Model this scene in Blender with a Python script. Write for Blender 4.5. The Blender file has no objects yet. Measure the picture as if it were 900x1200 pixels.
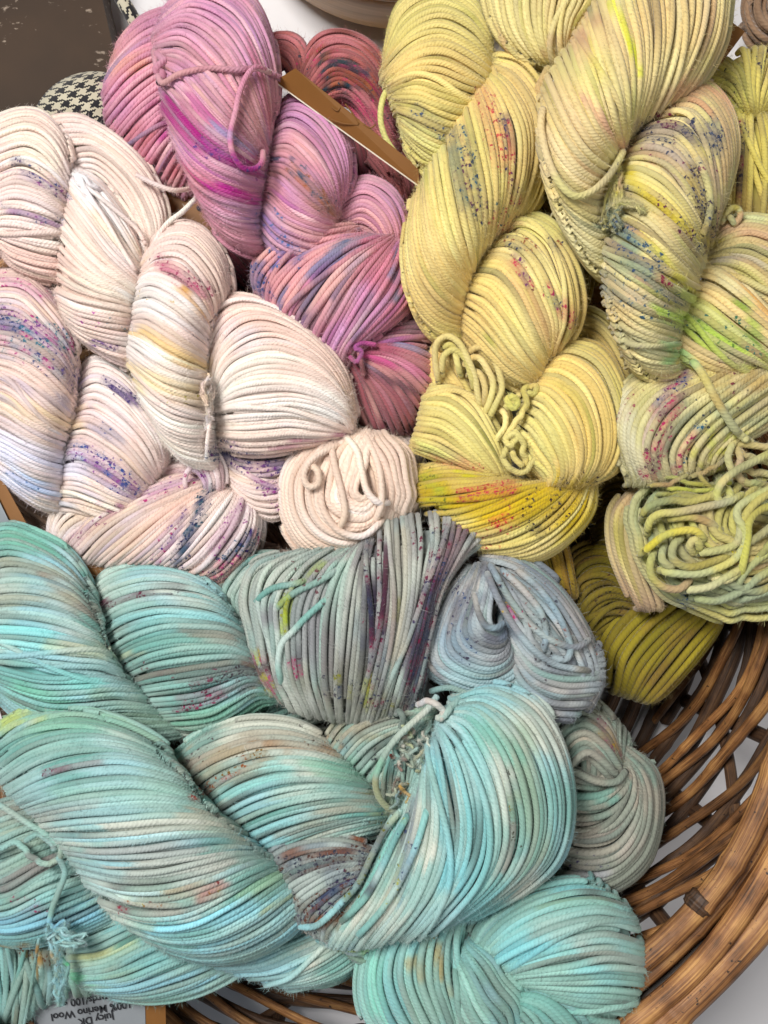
import bpy, math, random
import numpy as np

# ------------------------------------------------------------------ units
# everything is laid out on a 900 x 1200 grid of half-millimetre units, z up
U = 0.0005
HC = 1200.0
rng = np.random.default_rng(11)
scene = bpy.context.scene
COL = scene.collection

def W(p):
    """grid x, y (at height z) -> world metres"""
    p = np.asarray(p, float)
    k = (HC - p[..., 2]) / HC
    return np.stack([(p[..., 0] - 450) * k, (600 - p[..., 1]) * k, p[..., 2]], -1) * U

def hexc(h, a=1.0):
    v = [int(h[i:i + 2], 16) / 255 for i in (0, 2, 4)]
    return np.array([(c / 12.92 if c <= 0.04045 else ((c + 0.055) / 1.055) ** 2.4) for c in v])

def parse(s):
    return [np.array([[float(a) for a in q.split(',')] for q in g.split()]) for g in s.strip().strip(';').split(';') if g.strip()]

def cr(P, u):
    """Catmull-Rom along axis 0 of P at (scalar or array) u in 0..n-1"""
    n = len(P)
    u = np.clip(u, 0, n - 1)
    i = np.minimum(np.floor(u).astype(int), n - 2)
    f = (u - i)
    i0 = np.maximum(i - 1, 0); i3 = np.minimum(i + 2, n - 1)
    p0, p1, p2, p3 = P[i0], P[i], P[i + 1], P[i3]
    f = f.reshape(f.shape + (1,) * (p1.ndim - f.ndim))
    return 0.5 * ((2 * p1) + (-p0 + p2) * f + (2 * p0 - 5 * p1 + 4 * p2 - p3) * f ** 2 + (-p0 + 3 * p1 - 3 * p2 + p3) * f ** 3)

def resample(P, M):
    P = np.asarray(P, float)
    d = cr(P, np.linspace(0, len(P) - 1, max(60, M * 2)))
    s = np.concatenate([[0], np.cumsum(np.linalg.norm(np.diff(d, axis=0), axis=1))])
    t = np.linspace(0, s[-1], M)
    return np.stack([np.interp(t, s, d[:, k]) for k in range(d.shape[1])], -1)

# smooth 2-D value noise
_NT = np.random.default_rng(5).random((64, 64))
def noise(x, y):
    xi = np.floor(x).astype(int); yi = np.floor(y).astype(int)
    fx = x - xi; fy = y - yi
    fx = fx * fx * (3 - 2 * fx); fy = fy * fy * (3 - 2 * fy)
    a = _NT[xi % 64, yi % 64]; b = _NT[(xi + 1) % 64, yi % 64]
    c = _NT[xi % 64, (yi + 1) % 64]; d = _NT[(xi + 1) % 64, (yi + 1) % 64]
    return (a * (1 - fx) + b * fx) * (1 - fy) + (c * (1 - fx) + d * fx) * fy

# ------------------------------------------------------------------ objects
def tag(o, label=None, cat=None, group=None, kind=None):
    if label: o['label'] = label
    if cat: o['category'] = cat
    if group: o['group'] = group
    if kind: o['kind'] = kind
    return o

def empty(name, loc=(0, 0, 0)):
    o = bpy.data.objects.new(name, None)
    COL.objects.link(o); o.location = loc
    o.empty_display_size = 0.02
    return o

class Buf:
    """collects vertices / quads / tris with colour and ply coordinates -> one mesh object"""
    def __init__(s): s.v = []; s.q = []; s.t = []; s.c = []; s.p = []; s.k = []; s.n = 0
    def add(s, v, q=None, t=None, c=None, p=None, k=None):
        v = np.asarray(v, float).reshape(-1, 3)
        s.v.append(v)
        if q is not None and len(q): s.q.append(np.asarray(q).reshape(-1, 4) + s.n)
        if t is not None and len(t): s.t.append(np.asarray(t).reshape(-1, 3) + s.n)
        s.c.append(np.broadcast_to(np.ones(3) if c is None else c, v.shape).astype(float))
        s.p.append(np.zeros((len(v), 2)) if p is None else p)
        s.k.append(np.zeros((len(v), 4)) if k is None else k)
        s.n += len(v)
    def build(s, name, mat, parent=None, smooth=True):
        v = np.concatenate(s.v); c = np.concatenate(s.c); p = np.concatenate(s.p); kk = np.concatenate(s.k)
        q = np.concatenate(s.q) if s.q else np.zeros((0, 4), int)
        t = np.concatenate(s.t) if s.t else np.zeros((0, 3), int)
        # origin at the piece's own lower centre
        org = np.array([v[:, 0].mean(), v[:, 1].mean(), v[:, 2].min()])
        par = np.array(parent.location) if parent is not None else np.zeros(3)
        v = v - org
        me = bpy.data.meshes.new(name)
        me.vertices.add(len(v)); me.vertices.foreach_set('co', v.ravel().astype(np.float32))
        nl = q.size + t.size
        me.loops.add(nl)
        me.loops.foreach_set('vertex_index', np.concatenate([q.ravel(), t.ravel()]).astype(np.int32))
        npoly = len(q) + len(t)
        me.polygons.add(npoly)
        me.polygons.foreach_set('loop_start', np.concatenate([np.arange(len(q)) * 4, q.size + np.arange(len(t)) * 3]).astype(np.int32))
        me.update(calc_edges=True)
        me.validate()
        me.polygons.foreach_set('use_smooth', np.full(len(me.polygons), smooth))
        if len(me.vertices) == len(c):
            a = me.attributes.new('dye', 'FLOAT_COLOR', 'POINT')
            a.data.foreach_set('color', np.concatenate([c, np.ones((len(c), 1))], 1).ravel().astype(np.float32))
            a = me.attributes.new('ply', 'FLOAT_VECTOR', 'POINT')
            a.data.foreach_set('vector', np.concatenate([p, np.zeros((len(p), 1))], 1).ravel().astype(np.float32))
        if len(me.vertices) == len(c) and mat.name == 'yarn':
            a = me.attributes.new('spk', 'FLOAT_COLOR', 'POINT')
            a.data.foreach_set('color', kk.ravel().astype(np.float32))
        me.materials.append(mat)
        o = bpy.data.objects.new(name, me); COL.objects.link(o)
        o.location = org - par
        if parent is not None: o.parent = parent
        return o

def tubes(buf, P, R, N, colr, sides=8, spk=None):
    """P (S,M,3) world points, R (S,M) radius in m, N (S,M,3) reference normals, colr (S,M,3)"""
    S, M, _ = P.shape
    T = np.gradient(P, axis=1); T /= np.linalg.norm(T, axis=2, keepdims=True) + 1e-12
    B = np.cross(T, N); B /= np.linalg.norm(B, axis=2, keepdims=True) + 1e-12
    N2 = np.cross(B, T)
    k = sides + 1
    a = np.linspace(0, 2 * np.pi, k)
    ca, sa = np.cos(a), np.sin(a)
    V = P[:, :, None, :] + R[:, :, None, None] * (B[:, :, None, :] * ca[None, None, :, None] + N2[:, :, None, :] * sa[None, None, :, None])
    L = np.concatenate([np.zeros((S, 1)), np.cumsum(np.linalg.norm(np.diff(P, axis=1), axis=2), axis=1)], 1)
    L = L * rng.normal(1, .12, (S, 1)) + rng.random((S, 1)) * 0.01
    ply = np.stack([np.broadcast_to((a / (2 * np.pi))[None, None, :], (S, M, k)), np.broadcast_to((L / np.maximum(R.mean(), 1e-6))[:, :, None], (S, M, k))], -1)
    idx = np.arange(S * M * k).reshape(S, M, k)
    q = np.stack([idx[:, :-1, :-1], idx[:, :-1, 1:], idx[:, 1:, 1:], idx[:, 1:, :-1]], -1).reshape(-1, 4)
    C = np.broadcast_to(colr[:, :, None, :], (S, M, k, 3))
    start = buf.n
    buf.add(V.reshape(-1, 3), q=q, c=C.reshape(-1, 3), p=ply.reshape(-1, 2),
            k=None if spk is None else np.broadcast_to(spk[:, :, None, :], (S, M, k, 4)).reshape(-1, 4))
    # rounded ends: small cap fans
    for e, sgn in ((0, -1), (-1, 1)):
        ring = idx[:, e, :-1] + start
        tip = P[:, e] + sgn * T[:, e] * R[:, e][:, None] * 0.6
        ti = buf.n + np.arange(S)
        buf.add(tip, c=colr[:, e])
        r2 = np.roll(ring, -1, axis=1)
        aa, bb = (r2, ring) if e == 0 else (ring, r2)
        buf.t.append(np.stack([np.broadcast_to(ti[:, None], ring.shape), aa, bb], -1).reshape(-1, 3))

def fuzz(buf, P, R, N, colr, per_px=0.05, ln=13.0):
    """stray fibres standing off the strands: thin tapered slivers"""
    S, M, _ = P.shape
    n = int(S * M * per_px * 3)
    if n == 0: return
    i = rng.integers(0, S, n); j = rng.integers(0, M - 1, n)
    T = P[i, j + 1] - P[i, j]; T /= np.linalg.norm(T, axis=1, keepdims=True) + 1e-12
    nn = N[i, j]; b = np.cross(T, nn); b /= np.linalg.norm(b, axis=1, keepdims=True) + 1e-12
    th = rng.uniform(-1.5, 1.5, n)[:, None]
    out = nn * np.cos(th) + b * np.sin(th)
    d = out * rng.uniform(.2, 1.3, (n, 1)) + T * rng.uniform(-1.2, 1.2, (n, 1)) + b * rng.uniform(-.5, .5, (n, 1))
    d /= np.linalg.norm(d, axis=1, keepdims=True)
    l = rng.uniform(.4, 1.0, (n, 1)) * ln * U
    side = np.cross(d, out); side /= np.linalg.norm(side, axis=1, keepdims=True) + 1e-12
    o = P[i, j] + out * R[i, j][:, None] * .85
    w = 0.14 * U
    mid = o + d * l * .55; tip = o + d * l * .8 + out * rng.uniform(-.6, .3, (n, 1)) * l + b * rng.uniform(-.5, .5, (n, 1)) * l
    V = np.stack([o - side * w, o + side * w, mid + side * w * .8, mid - side * w * .8, tip], 1)
    base = np.arange(n)[:, None] * 5
    q = base + np.array([[0, 1, 2, 3]]); t = base + np.array([[3, 2, 4]])
    c = colr[i, j]; c = np.repeat(c[:, None] * .9 + .08, 5, 1)
    buf.add(V.reshape(-1, 3), q=q, t=t, c=c.reshape(-1, 3))

SPK = {}
def dye(sk, x, y, S, M, seed, base=None):
    """hand-dyed colour of every strand point; x,y (S,M) grid coordinates"""
    r = np.random.default_rng(seed)
    col = np.broadcast_to(hexc(base or sk['base']), (S, M, 3)).copy()
    # drift along the strand: a dip of dye does not line up from strand to strand
    # direction of strands
    tx = np.gradient(x, axis=1); ty = np.gradient(y, axis=1); l = np.hypot(tx, ty) + 1e-9
    tx /= l; ty /= l
    j = r.normal(0, 9, (S, 1)) + r.normal(0, 5, (S, 1)) * np.sin(np.linspace(0, 6, M)[None] + r.random((S, 1)) * 6)
    xj = x + tx * j; yj = y + ty * j
    # broad tonal drift to the companion shades
    for k, (h, sc, amt) in enumerate(sk.get('drift', [])):
        nv = noise(xj / sc + 7.3 * k + seed % 13, yj / sc + 3.1 * k)
        w = np.clip((nv - .42) * 3.4, 0, 1) * amt * np.clip(r.normal(1, .28, (S, 1)), 0, 1.6)
        w = np.clip(w, 0, 1)[..., None]
        col = col * (1 - w) + hexc(h) * w
    for (x0, y0, x1, y1, wd, h, st) in sk.get('patch', []):
        ex, ey = x1 - x0, y1 - y0
        L2 = ex * ex + ey * ey + 1e-9
        t = np.clip(((xj - x0) * ex + (yj - y0) * ey) / L2, 0, 1)
        d = np.hypot(xj - x0 - t * ex, yj - y0 - t * ey)
        w = np.clip(1.25 - d / wd, 0, 1); w = w * w * (3 - 2 * w)
        w = np.clip(w * st * np.clip(r.normal(1, .22, (S, 1)), .3, 1.4), 0, 1)[..., None]
        col = col * (1 - w) + hexc(h) * w
    # short streaks where single strands drank more dye
    if sk.get('streak'):
        ln = np.hypot(np.diff(x, axis=1), np.diff(y, axis=1)).sum(1).mean() + 1e-6
        u = np.linspace(0, 1, M)[None]
        for _ in range(2):
            on = (r.random((S, 1)) < .38)
            hw = r.uniform(8, 42, (S, 1)) / ln
            c0 = r.random((S, 1))
            w = np.clip(1.3 - np.abs(u - c0) / hw, 0, 1) * on * r.uniform(.15, .75, (S, 1))
            pal = np.array([hexc(c) for c in sk['streak']])[r.integers(0, len(sk['streak']), S)]
            col = col * (1 - w[..., None]) + pal[:, None, :] * w[..., None]
    # speckles of undissolved dye (drawn as fine flecks by the material)
    spk = np.zeros((S, M, 4))
    for (x0, y0, x1, y1, wd, dens, cols) in sk.get('speck', []):
        ex, ey = x1 - x0, y1 - y0
        L2 = ex * ex + ey * ey + 1e-9
        t = np.clip(((x - x0) * ex + (y - y0) * ey) / L2, 0, 1)
        d = np.hypot(x - x0 - t * ex, y - y0 - t * ey)
        inz = np.clip(1.3 - d / wd, 0, 1)
        pal = np.array([hexc(c) for c in cols])
        ci = r.integers(0, len(cols), (S, M // 3 + 1)).repeat(3, axis=1)[:, :M]
        dn = np.clip(inz * 1.6, 0, 1) * dens * 2.1 * np.clip(r.normal(1, .35, (S, 1)), .2, 2)
        dn = np.minimum(dn, .5)
        up = dn > spk[..., 3]
        spk[..., :3] = np.where(up[..., None], pal[ci], spk[..., :3]); spk[..., 3] = np.maximum(spk[..., 3], dn)
    v = np.clip(1 + r.normal(0, .085, (S, 1, 1)) + .05 * (noise(x / 9 + 3, y / 9)[..., None] - .5), .7, 1.25)
    g = sk.get('gam', 1.3)
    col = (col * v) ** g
    lum = col @ np.array([.2126, .7152, .0722])
    return np.clip(lum[..., None] + (col - lum[..., None]) * sk.get('sat', .85), 0.003, .9), spk

_seed = [100]
HM = np.full((200, 260), -300.0)      # height of the heap on a 5-unit raster, for laying ties over it
def hm_add(x, y, z):
    i = np.clip(((x + 50) / 5).astype(int), 0, 199).ravel(); j = np.clip(((y + 50) / 5).astype(int), 0, 259).ravel()
    np.maximum.at(HM, (i, j), z.ravel())
def hm_get(x, y):
    i = np.clip(((x + 50) / 5).astype(int), 1, 198); j = np.clip(((y + 50) / 5).astype(int), 1, 258)
    return np.max([HM[i + a, j + b] for a in (-1, 0, 1) for b in (-1, 0, 1)], axis=0)
def lobe(sk, guides, z=0, H=None, hf=1.0, prof='full', e=(0.15, 0.15), r=None, name='twist', base=None, wig=0.0,
         dens=1.0, rogue=0.05, fz=1.0, jit=1.0, ext=True, label=None, pinch=0.0):
    """one swelling of a skein: strands laid over a domed body between guide strands"""
    _seed[0] += 1; seed = _seed[0]
    rr = np.random.default_rng(seed)
    r = (r or sk['r']) * .77
    if isinstance(guides, str): guides = parse(guides)
    zs = None
    MG = 48
    G = np.stack([resample(g, MG) for g in guides])           # K,MG,2
    K = len(G)
    mid = np.linalg.norm(np.diff(G, axis=0), axis=2)           # K-1,MG
    wid = mid.sum(0)
    w0 = np.percentile(wid, 80)
    if H is None: H = (0.40 if prof == 'full' else 0.62) * w0 * hf
    length = np.linalg.norm(np.diff(G, axis=1), axis=2).sum(1).mean()
    M = int(max(14, length / 2.7))
    s = np.linspace(0, 1, M); s = s - .78 * np.sin(2 * np.pi * s) / (2 * np.pi)   # closer rings where strands turn under
    def dome(s):
        u = np.abs(2 * s - 1)
        ee = np.where(s < .5, e[0], e[1])
        return ee + (1 - ee) * (1 - u ** 2.3) ** .58
    def surf(phi, s, h=0.0):
        """phi (…,), s (…,) -> grid xyz"""
        if prof == 'full': t = (1 - np.cos(phi)) / 2; zz = np.sin(phi)
        elif prof == 'rise': t = 1 - np.cos(phi); zz = np.sin(phi)
        else: t = phi / (np.pi); zz = np.ones_like(phi) * .6
        t = np.clip(t, 0, 1) 
        u = t * (K - 1)
        js = s * (MG - 1); j0 = np.minimum(np.floor(js).astype(int), MG - 2); f = js - j0
        n = K
        i = np.minimum(np.floor(u).astype(int), n - 2); fu = (u - i)[..., None]
        i0 = np.maximum(i - 1, 0); i3 = np.minimum(i + 2, n - 1)
        def at(jj):
            p0, p1, p2, p3 = G[i0, jj], G[i, jj], G[i + 1, jj], G[i3, jj]
            return 0.5 * ((2 * p1) + (-p0 + p2) * fu + (2 * p0 - 5 * p1 + 4 * p2 - p3) * fu ** 2 + (-p0 + 3 * p1 - 3 * p2 + p3) * fu ** 3)
        xy = at(j0) * (1 - f)[..., None] + at(j0 + 1) * f[..., None]
        zc = z + (H + h) * zz * dome(s)
        return np.concatenate([xy, zc[..., None]], -1)
    # arc across the widest station decides how many strands
    if prof == 'full': pa, pb = 0.0, np.pi
    elif prof == 'rise': pa, pb = 0.0, np.pi / 2
    else: pa, pb = 0.0, np.pi
    ph = np.linspace(pa, pb, 80)
    js = int(np.clip(np.argmax(wid) / (MG - 1), .2, .8) * 100) / 100
    line = surf(ph, np.full_like(ph, js))
    seg = np.linalg.norm(np.diff(line, axis=0), axis=1)
    arc = np.concatenate([[0], np.cumsum(seg)])
    n = max(3, int(arc[-1] / (2 * r * .91) * dens))
    pos = (np.arange(n) + .5) / n * arc[-1]
    # extra strands tucked under the edges
    lo, hi = (2 if prof != 'rise' else 2), (2 if prof == 'full' else 0)
    phi = np.interp(pos, arc, ph)
    dphi = (pb - pa) / n
    if ext:
        phi = np.concatenate([pa - dphi * np.arange(lo, 0, -1) * .9, phi, pb + dphi * np.arange(1, hi + 1) * .9])
    n = len(phi)
    PH = np.repeat(phi[:, None], M, 1)
    wob = rr.normal(0, .22, (n, 1)) + .30 * np.sin(s[None] * rr.uniform(2, 6, (n, 1)) + rr.random((n, 1)) * 6.28) * rr.random((n, 1))
    PH = PH + wob * dphi * jit
    rg = rr.random(n) < rogue
    PH[rg] += (rr.normal(0, 2.2, (rg.sum(), 1)) * (s[None] - .5) * 2) * dphi
    PH = np.clip(PH, pa - 3 * dphi if ext else pa, pb + 3 * dphi if prof == 'full' else pb)
    SS = np.repeat(s[None], n, 0)
    lift = (rr.normal(0, .24, (n, 1)) + .4 * (noise(s[None] * 4 + rr.random((n, 1)) * 50, rr.random((n, 1)) * 50) - .5)) * r * jit + rg[:, None] * r * .7
    P = surf(np.clip(PH, pa - 3 * dphi, pb + 3 * dphi), SS, 0.0)
    Pe = surf(PH + .03, SS, 0.0); Pm = surf(PH - .03, SS, 0.0)
    Ps = surf(PH, np.clip(SS + .012, 0, 1)); Pq = surf(PH, np.clip(SS - .012, 0, 1))
    a = W(Pe) - W(Pm); b = W(Ps) - W(Pq)
    Nn = np.cross(a, b); 
    Nn /= np.linalg.norm(Nn, axis=2, keepdims=True) + 1e-12
    # beyond the edges dP/dphi collapses: use an outward-down normal
    Nn = np.where(Nn[..., 2:3] < 0, -Nn, Nn)
    bad = np.linalg.norm(a, axis=2) < 1e-7
    Nn[bad] = (0, 0, 1)
    if wig:
        ts = np.sin(s[None] * length / 26 + noise(P[..., 0] / 40, P[..., 1] / 40) * 7 + seed)
        tx = np.gradient(P[..., 0], axis=1); ty = np.gradient(P[..., 1], axis=1); l = np.hypot(tx, ty) + 1e-9
        P[..., 0] += -ty / l * ts * wig; P[..., 1] += tx / l * ts * wig
    Wp = W(P) + Nn * (lift * U)[..., None]
    # local crowding: strands squeezed together sink a little at random
    R = np.full((n, M), r * U) * rr.normal(1, .06, (n, 1))
    dx = np.linalg.norm(np.gradient(Wp, axis=0), axis=2) / U
    crowd = np.clip(1 - dx / (1.5 * r), 0, 1)
    Wp -= Nn * (crowd * rr.random((n, 1)) * r * 1.1 * U)[..., None]
    R = R * (1 - .22 * crowd)
    col, spk = dye(sk, P[..., 0], P[..., 1], n, M, seed, base)
    hm_add(P[..., 0], P[..., 1], P[..., 2] + r * .8)
    buf = Buf()
    # both ends of every strand turn down into the fold
    Nn[:, :3] = Nn[:, 3:4]; Nn[:, -3:] = Nn[:, -4:-3]
    mk = max(4, M // 5); d0 = Wp[:, 0] - Wp[:, mk]; d1 = Wp[:, -1] - Wp[:, -1 - mk]
    ex = []
    for d, pe, ne in ((d0, Wp[:, 0], Nn[:, 0]), (d1, Wp[:, -1], Nn[:, -1])):
        d = d * np.array([1, 1, 0.0]); d /= np.linalg.norm(d, axis=1, keepdims=True) + 1e-9
        dn = np.array([0, 0, -1.0])
        pts = np.stack([pe + (d * a + dn * b) * r * U for a, b in ((.5, .9), (.8, 2.0), (.9, 3.4), (.9, 5.5))], 1)
        nn_ = np.stack([ne * .7 + d * .5, ne * .3 + d, d, d], 1); nn_ /= np.linalg.norm(nn_, axis=2, keepdims=True)
        ex.append((pts, nn_))
    WpE = np.concatenate([ex[0][0][:, ::-1], Wp, ex[1][0]], 1); NnE = np.concatenate([ex[0][1][:, ::-1], Nn, ex[1][1]], 1)
    padn = lambda a: np.concatenate([np.repeat(a[:, :1], 4, 1), a, np.repeat(a[:, -1:], 4, 1)], 1)
    # even ring spacing along each strand, then ease the bends
    Lc = np.concatenate([np.zeros((n, 1)), np.cumsum(np.linalg.norm(np.diff(WpE, axis=1), axis=2), axis=1)], 1)
    M2 = M + 8
    tgt = np.linspace(0, 1, M2)[None] * Lc[:, -1:]
    ix = np.stack([np.interp(tgt[i], Lc[i], np.arange(M2)) for i in range(n)])
    i0 = np.minimum(np.floor(ix).astype(int), M2 - 2); fr = (ix - i0)[..., None]; rw_ = np.arange(n)[:, None]
    samp = lambda A: A[rw_, i0] * (1 - fr) + A[rw_, i0 + 1] * fr
    WpE = samp(WpE); NnE = samp(NnE); RE = samp(padn(R)[..., None])[..., 0]; cE = samp(padn(col)); sE = samp(padn(spk))
    for _ in range(4):
        sm = (WpE[:, :-2] + 2 * WpE[:, 1:-1] + WpE[:, 2:]) / 4
        WpE[:, 1:10] = sm[:, :9]; WpE[:, -10:-1] = sm[:, -9:]
        sm = (NnE[:, :-2] + 2 * NnE[:, 1:-1] + NnE[:, 2:]) / 4
        NnE[:, 1:10] = sm[:, :9]; NnE[:, -10:-1] = sm[:, -9:]
    NnE /= np.linalg.norm(NnE, axis=2, keepdims=True) + 1e-9
    tubes(buf, WpE, RE, NnE, cE, spk=sE)
    fuzz(buf, Wp, R, Nn, col, per_px=0.5 * fz)
    # second layer of strands below the first, seen only down the gaps
    if n > 3:
        W2 = (Wp[:-1] + Wp[1:]) / 2 - (Nn[:-1] * (1.55 * r * U))
        m0 = max(1, int(M * .24)); st = slice(m0, M - m0)
        if M - 2 * m0 > 4: tubes(buf, W2[1:-1, st], R[1:-2, st], Nn[1:-2, st], col[1:-2, st], sides=6)
    # body under the strands, closed below
    nu, nv = 22, 22
    if prof == 'full': pp = np.linspace(0.30, np.pi - .30, nu)
    elif prof == 'rise': pp = np.linspace(0.30, np.pi / 2, nu)
    else: pp = np.linspace(0, np.pi, nu)
    A, Bs = np.meshgrid(pp, np.linspace(.06, .94, nv), indexing='ij')
    top = surf(A, Bs, 0.0)
    cen = top.mean((0, 1))
    top[..., 2] -= r * 2.9
    top[..., :2] += (cen[:2] - top[..., :2]) * min(.12, r / max(w0, 1) * 1.2)
    bot = top.copy(); bot[..., 2] = z - r - (top[..., 2] - z) * .45 - r
    V = np.concatenate([W(top).reshape(-1, 3), W(bot).reshape(-1, 3)])
    ii = np.arange(nu * nv).reshape(nu, nv)
    q1 = np.stack([ii[:-1, :-1], ii[:-1, 1:], ii[1:, 1:], ii[1:, :-1]], -1).reshape(-1, 4)
    q2 = q1[:, ::-1] + nu * nv
    rim = np.concatenate([ii[0], ii[1:, -1], ii[-1, ::-1][1:], ii[::-1, 0][1:-1]])
    r1 = np.roll(rim, -1)
    q3 = np.stack([rim, r1, r1 + nu * nv, rim + nu * nv], -1)[:, ::-1]
    hc, _ = dye(sk, top[..., 0], top[..., 1], nu, nv, seed, base)
    buf.add(V, q=np.concatenate([q1, q2, q3]), c=np.concatenate([hc.reshape(-1, 3)] * 2))
    o = buf.build(name, MAT['yarn'], sk['root'])
    if label: o['label'] = label
    return o

def strand(sk, pts, r=None, name='loose_strand', base=None, fz=1.0, kink=0.0, buf=None, drape=None, sink=1):
    """one free strand through x,y,z points"""
    _seed[0] += 1
    r = (r or sk['r']) * .8
    P = np.array([[float(a) for a in q.split(',')] for q in pts.split()]) if isinstance(pts, str) else np.asarray(pts, float)
    L = np.linalg.norm(np.diff(P, axis=0), axis=1).sum()
    M = max(8, int(L / 2.2))
    Q = resample(P, M)
    if drape is not None:
        h = hm_get(Q[:, 0], Q[:, 1]) + r * drape
        w_ = 9; hp = np.pad(h, w_, mode='edge')
        h = np.array([hp[i:i + 2 * w_ + 1].max() * .35 + hp[i:i + 2 * w_ + 1].mean() * .65 for i in range(M)])
        hp = np.pad(h, 4, mode='edge'); h = np.convolve(hp, np.ones(9) / 9, 'valid')
        h = np.maximum(h, hm_get(Q[:, 0], Q[:, 1]) + r * .1)
        e_ = np.minimum(np.arange(M), np.arange(M)[::-1]) * 2.2
        Q[:, 2] = h - sink * r * 2.6 * np.clip(1 - e_ / 14, 0, 1) ** 2
    elif buf is None and sink and name in ('loose_loop', 'loose_strand'):
        e_ = np.minimum(np.arange(M), np.arange(M)[::-1]) * 2.2
        Q[:, 2] -= r * 2.4 * np.clip(1 - e_ / 16, 0, 1) ** 2
    if kink:
        rr = np.random.default_rng(_seed[0])
        Q[1:-1] += (np.stack([noise(np.arange(M) / 3.5 + 9 * k + _seed[0], np.full(M, 2.5 * k)) - .5 for k in range(3)], -1) * kink)[1:-1]
    wp = W(Q)[None]
    N = np.zeros_like(wp); N[..., 2] = 1
    T = np.gradient(wp, axis=1); T /= np.linalg.norm(T, axis=2, keepdims=True) + 1e-12
    N = np.where(np.abs(T[..., 2:3]) > .85, np.array([0.3, .9, .1]), N)
    col, spk = dye(sk, Q[None, :, 0], Q[None, :, 1], 1, M, _seed[0], base)
    R = np.full((1, M), r * U)
    b = buf or Buf()
    tubes(b, wp, R, N, col, sides=10, spk=spk)
    fuzz(b, wp, R, N, col, per_px=.9 * fz, ln=8)
    if buf is None: return b.build(name, MAT['yarn'], sk['root'])

# ------------------------------------------------------------------ materials
MAT = {}
def newmat(name):
    m = bpy.data.materials.new(name); m.use_nodes = True
    nt = m.node_tree; nt.nodes.clear()
    out = nt.nodes.new('ShaderNodeOutputMaterial'); b = nt.nodes.new('ShaderNodeBsdfPrincipled')
    nt.links.new(b.outputs[0], out.inputs[0])
    MAT[name] = m
    return m, nt, b
def nd(nt, t, **kw):
    n = nt.nodes.new(t)
    for k, v in kw.items():
        if k in n.inputs.keys() if isinstance(k, str) else False: n.inputs[k].default_value = v
        else: setattr(n, k, v)
    return n
def math_(nt, op, a, b=None):
    n = nt.nodes.new('ShaderNodeMath'); n.operation = op
    for i, v in enumerate((a, b)):
        if v is None: continue
        if isinstance(v, (int, float)): n.inputs[i].default_value = v
        else: nt.links.new(v, n.inputs[i])
    return n.outputs[0]

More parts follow.
